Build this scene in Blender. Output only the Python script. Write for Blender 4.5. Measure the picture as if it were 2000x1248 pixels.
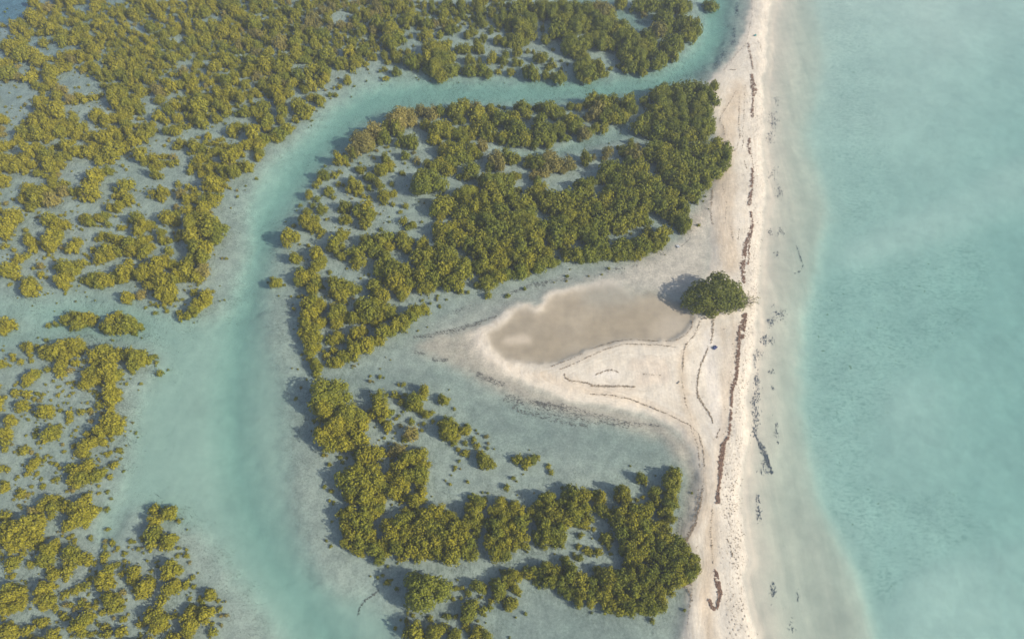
import bpy, math, random
import numpy as np
from mathutils import Vector

for _o in list(bpy.data.objects):
    bpy.data.objects.remove(_o)
SC = bpy.context.scene
COL = SC.collection
random.seed(7)
rng = np.random.default_rng(7)

# ------------------------------------------------------------------ camera
CAM_H, PITCH, FOCAL = 100.0, 58.0, 24.0
cam_d = bpy.data.cameras.new('camera')
cam_d.lens = FOCAL
cam_d.sensor_width = 36.0
cam_d.clip_start = 0.5
cam_d.clip_end = 6000
cam = bpy.data.objects.new('camera', cam_d)
cam.location = (0, 0, CAM_H)
cam.rotation_euler = (math.radians(90 - PITCH), 0, 0)
COL.objects.link(cam)
SC.camera = cam

# ------------------------------------------------------------------ light
SUN_EL = math.radians(34)
SUN_DIR = Vector((0.92, -0.36, 0)).normalized() * math.cos(SUN_EL) + Vector((0, 0, math.sin(SUN_EL)))
world = bpy.data.worlds.new('World')
SC.world = world
world.use_nodes = True
wn = world.node_tree
sky = wn.nodes.new('ShaderNodeTexSky')
sky.sky_type = 'NISHITA'
sky.sun_disc = False
sky.sun_elevation = SUN_EL
sky.sun_rotation = math.atan2(SUN_DIR.x, SUN_DIR.y)
sky.altitude = 0
sky.air_density = 1.0
sky.dust_density = 1.6
sky.ozone_density = 1.0
bg = wn.nodes['Background']
bg.inputs['Strength'].default_value = 0.12
wn.links.new(sky.outputs[0], bg.inputs[0])
sun_d = bpy.data.lights.new('sun', 'SUN')
sun_d.energy = 4.0
sun_d.angle = math.radians(0.6)
sun_d.color = (1.0, 0.93, 0.82)
sun = bpy.data.objects.new('sun', sun_d)
sun.rotation_euler = SUN_DIR.to_track_quat('Z', 'Y').to_euler()
sun.location = (60, -20, 80)
COL.objects.link(sun)
vs = SC.view_settings
vs.view_transform = 'Standard'
vs.look = 'None'
vs.gamma = 1.0
vs.use_curve_mapping = False
vs.exposure = 0.45
try:
    SC.cycles.transparent_max_bounces = 16
    SC.cycles.volume_bounces = 0
    SC.cycles.max_bounces = 5
    SC.cycles.diffuse_bounces = 2
    SC.cycles.glossy_bounces = 1
    SC.cycles.transmission_bounces = 2
except Exception:
    pass

# ------------------------------------------------------------------ helpers
_p = math.radians(PITCH)
_s, _c = math.sin(_p), math.cos(_p)
FPX = 2000 * FOCAL / 36.0


def unproject(u, v, z=0.0):
    """pixel of the 2000x1248 survey photograph -> world x, y at height z"""
    a = (np.asarray(u, float) - 1000) / FPX
    b = -(np.asarray(v, float) - 624) / FPX
    dx, dy, dz = a, b * _s + _c, b * _c - _s
    t = (z - CAM_H) / dz
    return dx * t, dy * t, t


def project(x, y, z=0.0):
    dz = z - CAM_H
    depth = y * _c - dz * _s
    depth = np.maximum(depth, 5.0)
    return 1000 + FPX * x / depth, 624 - FPX * (y * _s + dz * _c) / depth


def mesh_obj(name, verts, faces, mats, parent=None, smooth=False):
    me = bpy.data.meshes.new(name)
    me.from_pydata([tuple(v) for v in verts], [], faces)
    for m in (mats if isinstance(mats, (list, tuple)) else [mats]):
        me.materials.append(m)
    if smooth:
        me.polygons.foreach_set('use_smooth', [True] * len(me.polygons))
    me.update()
    o = bpy.data.objects.new(name, me)
    COL.objects.link(o)
    o.parent = parent
    return o


def quads_mesh(name, V, mat, nper=4):
    """V: (n, nper, 3) array of separate polygons"""
    n = len(V)
    me = bpy.data.meshes.new(name)
    me.vertices.add(n * nper)
    me.vertices.foreach_set('co', np.ascontiguousarray(V, dtype=np.float32).ravel())
    me.loops.add(n * nper)
    me.loops.foreach_set('vertex_index', np.arange(n * nper, dtype=np.int32))
    me.polygons.add(n)
    me.polygons.foreach_set('loop_start', np.arange(0, n * nper, nper, dtype=np.int32))
    me.polygons.foreach_set('loop_total', np.full(n, nper, dtype=np.int32))
    me.materials.append(mat)
    me.update(calc_edges=True)
    me.validate()
    return me


def tag(o, label=None, cat=None, group=None, kind=None):
    if label: o['label'] = label
    if cat: o['category'] = cat
    if group: o['group'] = group
    if kind: o['kind'] = kind
    return o


def new_mat(name):
    m = bpy.data.materials.new(name)
    m.use_nodes = True
    nt = m.node_tree
    nt.nodes.clear()
    out = nt.nodes.new('ShaderNodeOutputMaterial')
    return m, nt, out


def N(nt, typ, **kw):
    n = nt.nodes.new(typ)
    for k, v in kw.items():
        setattr(n, k, v)
    return n


def math_n(nt, op, a, b=None, clamp=False):
    n = N(nt, 'ShaderNodeMath', operation=op, use_clamp=clamp)
    for i, x in enumerate((a, b)):
        if x is None: continue
        if isinstance(x, (int, float)): n.inputs[i].default_value = x
        else: nt.links.new(x, n.inputs[i])
    return n.outputs[0]


def noise(nt, vec, scale, detail=3, rough=0.55, dist=0.0):
    n = N(nt, 'ShaderNodeTexNoise')
    n.inputs['Scale'].default_value = scale
    n.inputs['Detail'].default_value = detail
    n.inputs['Roughness'].default_value = rough
    n.inputs['Distortion'].default_value = dist
    nt.links.new(vec, n.inputs['Vector'])
    return n.outputs['Fac']


def ramp(nt, fac, p0, p1, c0=(0, 0, 0, 1), c1=(1, 1, 1, 1)):
    n = N(nt, 'ShaderNodeValToRGB')
    n.color_ramp.elements[0].position = p0
    n.color_ramp.elements[0].color = c0
    n.color_ramp.elements[1].position = p1
    n.color_ramp.elements[1].color = c1
    nt.links.new(fac, n.inputs[0])
    return n.outputs[0]


def mix(nt, fac, a, b, typ='MIX'):
    n = N(nt, 'ShaderNodeMix', data_type='RGBA', blend_type=typ)
    for s, x in ((n.inputs[0], fac), (n.inputs[6], a), (n.inputs[7], b)):
        if isinstance(x, (int, float)): s.default_value = x
        elif isinstance(x, tuple): s.default_value = x if len(x) == 4 else (*x, 1)
        else: nt.links.new(x, s)
    return n.outputs[2]


# ------------------------------------------------------------------ survey raster (half photo resolution), sampled by the terrain
RW, RH = 1000, 624
_gy, _gx = np.mgrid[0:RH, 0:RW]


def poly_mask(pts):
    P = np.asarray(pts, float) / 2.0
    m = np.zeros((RH, RW), bool)
    x0, x1 = int(max(0, P[:, 0].min() - 1)), int(min(RW, P[:, 0].max() + 2))
    y0, y1 = int(max(0, P[:, 1].min() - 1)), int(min(RH, P[:, 1].max() + 2))
    if x1 <= x0 or y1 <= y0: return m
    gx, gy = _gx[y0:y1, x0:x1] + 0.5, _gy[y0:y1, x0:x1] + 0.5
    r = np.zeros(gx.shape, bool)
    for (ax, ay), (bx, by) in zip(P, np.roll(P, -1, 0)):
        if ay == by: continue
        c = ((ay > gy) != (by > gy)) & (gx < (bx - ax) * (gy - ay) / (by - ay) + ax)
        r ^= c
    m[y0:y1, x0:x1] = r
    return m


def line_mask(pts, w):
    """stroke of a polyline; w is a width or one width per vertex, in photo px"""
    P = np.asarray(pts, float) / 2.0
    ws = np.full(len(P), w / 2.0) if np.isscalar(w) else np.asarray(w, float) / 2.0
    m = np.zeros((RH, RW), bool)
    for i in range(len(P) - 1):
        a, b = P[i], P[i + 1]
        wm = max(ws[i], ws[i + 1]) + 2
        x0, x1 = int(max(0, min(a[0], b[0]) - wm)), int(min(RW, max(a[0], b[0]) + wm + 1))
        y0, y1 = int(max(0, min(a[1], b[1]) - wm)), int(min(RH, max(a[1], b[1]) + wm + 1))
        if x1 <= x0 or y1 <= y0: continue
        gx, gy = _gx[y0:y1, x0:x1] + 0.5, _gy[y0:y1, x0:x1] + 0.5
        d = b - a
        t = np.clip(((gx - a[0]) * d[0] + (gy - a[1]) * d[1]) / max(1e-6, d @ d), 0, 1)
        dist = np.hypot(gx - a[0] - t * d[0], gy - a[1] - t * d[1])
        m[y0:y1, x0:x1] |= dist < (ws[i] + (ws[i + 1] - ws[i]) * t) / 2
    return m


def blur(a, sig):
    """gaussian blur, sigma in photo px"""
    s = sig / 2.0
    if s < 0.3: return a.astype(float)
    pad = int(3 * s) + 2
    A = np.pad(a.astype(float), pad, mode='edge')
    fy, fx = np.fft.fftfreq(A.shape[0]), np.fft.rfftfreq(A.shape[1])
    G = np.exp(-2 * (math.pi * s) ** 2 * (fy[:, None] ** 2 + fx[None, :] ** 2))
    return np.fft.irfft2(np.fft.rfft2(A) * G, s=A.shape)[pad:pad + RH, pad:pad + RW]


def sample(R, u, v):
    x = np.clip(np.asarray(u) / 2.0 - 0.5, 0, RW - 1.001)
    y = np.clip(np.asarray(v) / 2.0 - 0.5, 0, RH - 1.001)
    xi, yi = x.astype(int), y.astype(int)
    fx, fy = x - xi, y - yi
    return (R[yi, xi] * (1 - fx) * (1 - fy) + R[yi, xi + 1] * fx * (1 - fy)
            + R[yi + 1, xi] * (1 - fx) * fy + R[yi + 1, xi + 1] * fx * fy)


def vnoise(x, y, cell, seed):
    """smooth value noise"""
    r = np.random.default_rng(seed).random((257, 257))
    r[256] = r[0]; r[:, 256] = r[:, 0]
    X, Y = x / cell + 1000, y / cell + 1000
    xi, yi = np.floor(X).astype(int), np.floor(Y).astype(int)
    fx, fy = X - xi, Y - yi
    fx, fy = fx * fx * (3 - 2 * fx), fy * fy * (3 - 2 * fy)
    xi %= 256; yi %= 256
    return (r[yi, xi] * (1 - fx) * (1 - fy) + r[yi, xi + 1] * fx * (1 - fy)
            + r[yi + 1, xi] * (1 - fx) * fy + r[yi + 1, xi + 1] * fx * fy)


# ------------------------------------------------------------------ terrain survey
WATERLINE = [(1508, 0), (1500, 60), (1497, 100), (1500, 130), (1490, 150), (1495, 250), (1487, 290), (1495, 360), (1490, 430),
             (1485, 500), (1480, 600), (1475, 680), (1467, 720), (1459, 790), (1462, 860), (1453, 890), (1446, 950), (1448, 1000),
             (1455, 1060), (1463, 1098), (1450, 1122), (1455, 1160), (1472, 1220), (1478, 1248)]
SHELF = [(1590, 0), (1612, 100), (1595, 200), (1578, 260), (1600, 330), (1622, 400), (1605, 470), (1590, 560), (1575, 620), (1568, 700),
         (1570, 800), (1580, 860), (1605, 980), (1650, 1070), (1690, 1150), (1715, 1248)]
BEACH_W = [(1330, 1248), (1342, 1190), (1338, 1140), (1362, 1090), (1330, 1052), (1352, 1000), (1362, 930), (1352, 880), (1328, 847),
           (1300, 825), (1255, 808), (1187, 796), (1119, 784), (1051, 758), (1010, 740), (982, 724), (945, 697), (930, 676), (923, 655), (931, 640),
           (955, 630), (985, 610), (1012, 596), (1034, 592), (1046, 603), (1057, 592), (1061, 579), (1082, 567), (1140, 559), (1192, 544), (1206, 549), (1230, 580), (1335, 606), (1362, 580), (1388, 520), (1388, 440), (1388, 395),
           (1402, 350), (1395, 260), (1380, 165), (1400, 140), (1432, 110), (1452, 70), (1467, 0)]
LAGOON = [(948, 655), (979, 634), (1013, 607), (1030, 604), (1048, 614), (1062, 608), (1067, 588), (1085, 577), (1143, 567), (1194, 551), (1240, 548), (1290, 556), (1330, 592),
          (1354, 621), (1334, 655), (1300, 669), (1221, 666), (1170, 677), (1119, 699), (1071, 714), (1034, 708), (993, 706), (965, 685)]
CHANNEL = [(1378, 0), (1430, 0), (1425, 60), (1400, 110), (1360, 140), (1320, 160), (1240, 180), (1150, 190), (1000, 200), (900, 200),
           (830, 207), (760, 217), (705, 245), (665, 285), (620, 335), (590, 385), (560, 430), (535, 470), (522, 540), (512, 600),
           (515, 660), (535, 720), (550, 800), (550, 880), (560, 950), (575, 1040), (600, 1110), (650, 1165), (710, 1175), (760, 1210), (765, 1248),
           (545, 1248), (505, 1190), (445, 1110), (405, 1045), (345, 1010), (255, 985), (225, 1020), (215, 1065), (188, 1055), (200, 1000), (235, 960),
           (252, 900), (258, 830), (272, 770), (310, 722), (318, 690), (290, 668), (170, 655), (0, 672), (0, 648), (80, 640), (60, 618), (0, 612), (0, 590), (60, 588), (150, 578), (240, 590),
           (330, 615), (400, 625), (450, 600), (480, 540), (490, 480), (485, 430), (488, 385), (505, 350), (530, 318), (560, 290), (600, 252), (650, 208), (700, 174),
           (750, 157), (830, 152), (900, 156), (1000, 156), (1100, 158), (1180, 155), (1250, 148), (1310, 130), (1350, 100), (1378, 60)]
THALWEG = [(1400, 0), (1400, 70), (1360, 120), (1300, 148), (1200, 168), (1100, 172), (900, 173), (800, 178), (720, 195), (660, 240), (600, 298), (550, 365), (512, 430), (492, 500),
           (482, 570), (466, 640), (455, 720), (450, 800), (456, 900), (482, 1000), (530, 1100), (580, 1170), (640, 1248)]
CREEK_N = [(1120, 0), (1180, 12), (1205, 35), (1225, 45), (1240, 58), (1290, 45), (1285, 28), (1245, 22), (1200, 14), (1200, 0)]
CREEK_M = [(960, 285), (1010, 292), (1080, 290), (1140, 268), (1200, 245), (1232, 230), (1250, 255), (1262, 262), (1225, 268), (1180, 280), (1120, 298), (1050, 305), (980, 300)]

M = lambda p: poly_mask(p).astype(float)
land = M(WATERLINE + BEACH_W)
lag = M(LAGOON)
sea = M(WATERLINE + [(2000, 1248), (2000, 0)])
deep_sea = M(SHELF + [(2000, 1248), (2000, 0)])
chan = M(CHANNEL)
thal = line_mask(THALWEG, [40, 50, 50, 48, 44, 44, 44, 46, 50, 50, 50, 50, 50, 50, 60, 70, 80, 80, 90, 100, 100, 100, 110]).astype(float)
thal2 = line_mask(THALWEG, 26).astype(float)

# bed height in metres (water level = 0)
nz = vnoise(_gx * 1.0, _gy * 1.0, 40, 11) - .5
nz2 = vnoise(_gx * 1.0, _gy * 1.0, 14, 12) - .5
Z = np.full((RH, RW), -0.30) + 0.10 * nz
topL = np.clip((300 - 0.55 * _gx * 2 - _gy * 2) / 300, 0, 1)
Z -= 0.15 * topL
Z -= 0.6 * blur(M([(0, 0), (75, 0), (55, 12), (25, 34), (0, 42)]), 4)
lowc = np.clip((_gy * 2 - 380) / 200, 0, 1)          # the lower, wider reach shelves more gently
chb = blur(chan, 9) * (1 - lowc) + blur(chan, 17) * lowc
Z = Z * (1 - chb) + (-0.93) * chb
Z -= 0.32 * blur(thal, 16) + 0.18 * blur(thal2, 12) + 0.22 * blur(chan, 38) * (1 - chb)
Z -= 0.45 * blur(M(CREEK_N), 5) + 0.35 * blur(M(CREEK_M), 5)
# darker pools on the flats beside the spit
pool = blur(M([(700, 720), (780, 715), (850, 725), (880, 745), (800, 760), (720, 765), (660, 750)]), 14)
pool += blur(M([(880, 770), (960, 790), (1060, 815), (1200, 835), (1290, 845), (1310, 880), (1280, 905), (1150, 900), (1050, 880), (930, 850)]), 18)
pool += blur(M([(960, 1165), (1060, 1160), (1180, 1195), (1260, 1215), (1250, 1248), (960, 1248)]), 20)
pool += .7 * blur(M([(820, 600), (900, 590), (1000, 560), (1100, 530), (1180, 520), (1150, 545), (1020, 580), (930, 620), (840, 650)]), 12)
Z -= 0.13 * np.clip(pool, 0, 1)
strip = blur(M([(820, 640), (900, 600), (1000, 560), (1100, 530), (1200, 505), (1290, 470), (1330, 480), (1290, 520), (1190, 545), (1080, 570), (1010, 597), (930, 640), (920, 690), (860, 690)]), 14)
Z = Z * (1 - .7 * strip) - .10 * .7 * strip
# sea: shelf, then slope to deeper water, with bars
sh = .5 * blur(deep_sea, 10) + .5 * blur(deep_sea, 34)
dsea = 0.10 + 0.42 * blur(M([(x + 55, y) for x, y in WATERLINE] + [(2000, 1248), (2000, 0)]), 26) + 0.74 * sh
dsea -= 0.62 * np.clip(1 - _gy * 2 / 560, 0, 1) * sh  # bed raised towards the top, standing in for sky reflection and haze
dsea += 0.22 * blur(M([(1840, 0), (2000, 0), (2000, 1248), (1900, 1050), (1880, 700), (1900, 300)]), 90)
bars = blur(M([(1655, 522), (1760, 492), (1870, 455), (2000, 405), (2000, 300), (1850, 385), (1720, 440), (1640, 480)]), 16)
bars += blur(M([(1745, 1190), (1800, 1115), (1870, 1088), (2000, 1055), (2000, 1248), (1735, 1248)]), 20)
bars += .6 * blur(M([(1720, 770), (1780, 720), (1870, 740), (1880, 830), (1800, 860), (1740, 830)]), 22)
bars += .5 * blur(M([(1760, 0), (2000, 0), (2000, 60), (1880, 120), (1800, 90)]), 30)
dsea -= 0.22 * np.clip(bars, 0, 1)
dsea += 0.07 * (nz + nz2 * .4) * sh
sm = blur(sea, 3)
Z = Z * (1 - sm) + (-dsea) * sm
# sand
tail = blur(M([(800, 668), (860, 656), (930, 636), (970, 700), (1040, 757), (1130, 787), (1220, 805), (1300, 828), (1340, 870), (1330, 920), (1300, 860), (1200, 830), (1080, 800),
               (1000, 778), (940, 745), (880, 712), (830, 692)]), 9)
Z = np.maximum(Z, Z * (1 - tail) + (-0.05) * tail)
wet_n = blur(M([(1125, 566), (1200, 535), (1290, 490), (1335, 460), (1362, 410), (1398, 420), (1385, 540), (1345, 590), (1290, 575), (1210, 570), (1150, 580)]), 11)
wet_s = blur(M([(1338, 850), (1365, 930), (1358, 1000), (1335, 1050), (1310, 1060), (1330, 1000), (1340, 930), (1325, 880)]), 6)
nb = vnoise(_gx * 1.0, _gy * 1.0, 30, 13) - .5
lb = blur(land, 3)
lz = blur(land, 13)
Z = Z * (1 - lz) + (0.50 + 0.4 * nb * blur(land, 20)) * lz
Z = Z * (1 - wet_n) + 0.07 * wet_n
lg = (.5 * blur(lag, 3) + .5 * blur(lag, 10)) * np.clip((_gy * 2 - 545 - np.clip((_gx * 2 - 1120) / 9, 0, 22)) / 26, 0, 1)
Z = Z * (1 - lg) + (0.035 + .03 * nb) * lg
Z += 0.05 * blur(M([(972, 668), (1000, 655), (1035, 655), (1038, 668), (1000, 672)]), 4)

# bed colours (albedo, plus sky reflection painted into the top left corner)
RGB = lambda r, g, b: np.array([r, g, b])
colr = np.zeros((RH, RW, 3)) + RGB(.345, .365, .305)
def lay(mask, c, k=1.0):
    global colr
    m = np.clip(mask * k, 0, 1)[..., None]
    colr = colr * (1 - m) + np.asarray(c) * m
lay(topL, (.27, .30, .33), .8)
lay(blur(M([(0, 0), (75, 0), (55, 12), (25, 34), (0, 42)]), 4), (.26, .29, .36))  # bluer corner bed: reflected sky is put into the colour
lay(blur(chan, 45), (.405, .425, .345), .9)
lay(chb, (.495, .505, .405))
lay(np.clip(pool, 0, 1), (.275, .29, .25), .8)
lay(strip, (.385, .375, .31), .75)
lay(sm, (.525, .475, .385))
lay(sh, (.62, .61, .52))
lay(bars * sm, (.64, .63, .54), .5)
lay(tail, (.41, .365, .285), .9)
lay(lb, (.685, .613, .495))
lay(wet_n, (.475, .43, .35), .95)
lay(wet_s, (.55, .475, .365), .8)
lay(lg, (.335, .278, .195))
lay(lg * np.clip(vnoise(_gx * .6, _gy * 1.3, 16, 14) * 2.2 - .8, 0, 1), (.40, .34, .25), .5)
lay(lg * np.clip(vnoise(_gx * .7, _gy * 1.5, 9, 15) * 2.2 - 1.1, 0, 1), (.275, .23, .165), .4)
lay(blur(M([(1130, 575), (1220, 555), (1270, 560), (1240, 590), (1150, 600)]), 10), (.36, .345, .28), .6)
lay(blur(M([(972, 668), (1000, 655), (1035, 655), (1038, 668), (1000, 672)]), 5), (.62, .52, .39), .8)
lay(blur(M([(1310, 600), (1352, 625), (1345, 648), (1320, 667), (1270, 660)]), 14), (.50, .43, .33), .7)
# pale crest of the spit and damp bands on the beach
lay(blur(line_mask([(922, 655), (935, 682), (960, 708), (1000, 726), (1050, 745), (1110, 770)], 26), 5), (.74, .64, .50), .5)
lay(blur(line_mask([(1345, 440), (1385, 400), (1400, 360)], 30), 8), (.58, .49, .38), .8)
for ln, w in (([(1440, 180), (1425, 230), (1410, 300), (1420, 360), (1412, 430), (1425, 520)], 34), ([(1330, 690), (1332, 740), (1340, 800), (1360, 850), (1378, 900), (1376, 980), (1350, 1045)], 14),
              ([(1408, 640), (1415, 700), (1405, 790), (1400, 860)], 10), ([(1385, 1000), (1390, 1080), (1375, 1160), (1385, 1248)], 26)):
    lay(blur(line_mask(ln, w), 5), (.60, .485, .345), .7)

# faint damp rings left by the falling tide on the spit
for ln, w, c_ in (([(1090, 722), (1130, 706), (1180, 683), (1225, 672), (1290, 676), (1335, 672)], 6, (.60, .50, .37)), ([(1345, 640), (1336, 680), (1334, 730), (1345, 800)], 7, (.60, .50, .37)),
                  ([(1050, 735), (1120, 758), (1200, 775), (1270, 795), (1330, 825), (1364, 870)], 16, (.66, .55, .41)), ([(1240, 715), (1290, 712), (1300, 735), (1250, 745)], 26, (.64, .54, .42)), ([(1100, 735), (1150, 760), (1240, 765)], 10, (.63, .53, .40)), ([(1385, 650), (1380, 700), (1395, 780), (1405, 850)], 26, (.75, .68, .575)), ([(1436, 640), (1425, 740), (1412, 850), (1395, 960)], 16, (.64, .53, .395)), ([(1160, 735), (1190, 728), (1210, 735), (1190, 742)], 10, (.75, .68, .58))):
    lay(blur(line_mask(ln, w), 4), c_, .7)
contour = blur(np.clip(land - lag, 0, 1), 22) * 1.0

# masks carried as terrain attributes
dry = np.clip(lb - lg - .6 * wet_n, 0, 1)
sg = blur(M([(1600, 0), (1700, 0), (1730, 200), (1760, 420), (1700, 440), (1640, 480), (1610, 330), (1600, 200)]), 25)
sg += blur(M([(1585, 560), (1660, 520), (1800, 500), (1900, 450), (1960, 520), (1900, 640), (1820, 690), (1760, 740), (1720, 830), (1700, 900), (1760, 960), (1900, 960), (1960, 1030), (1860, 1080), (1790, 1110),
               (1740, 1180), (1690, 1130), (1610, 960), (1580, 840), (1572, 700)]), 10)
sg = np.clip(sg, 0, 1) * sh
flat = np.clip(1 - chb - sm - lb - lg, 0, 1)
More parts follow.
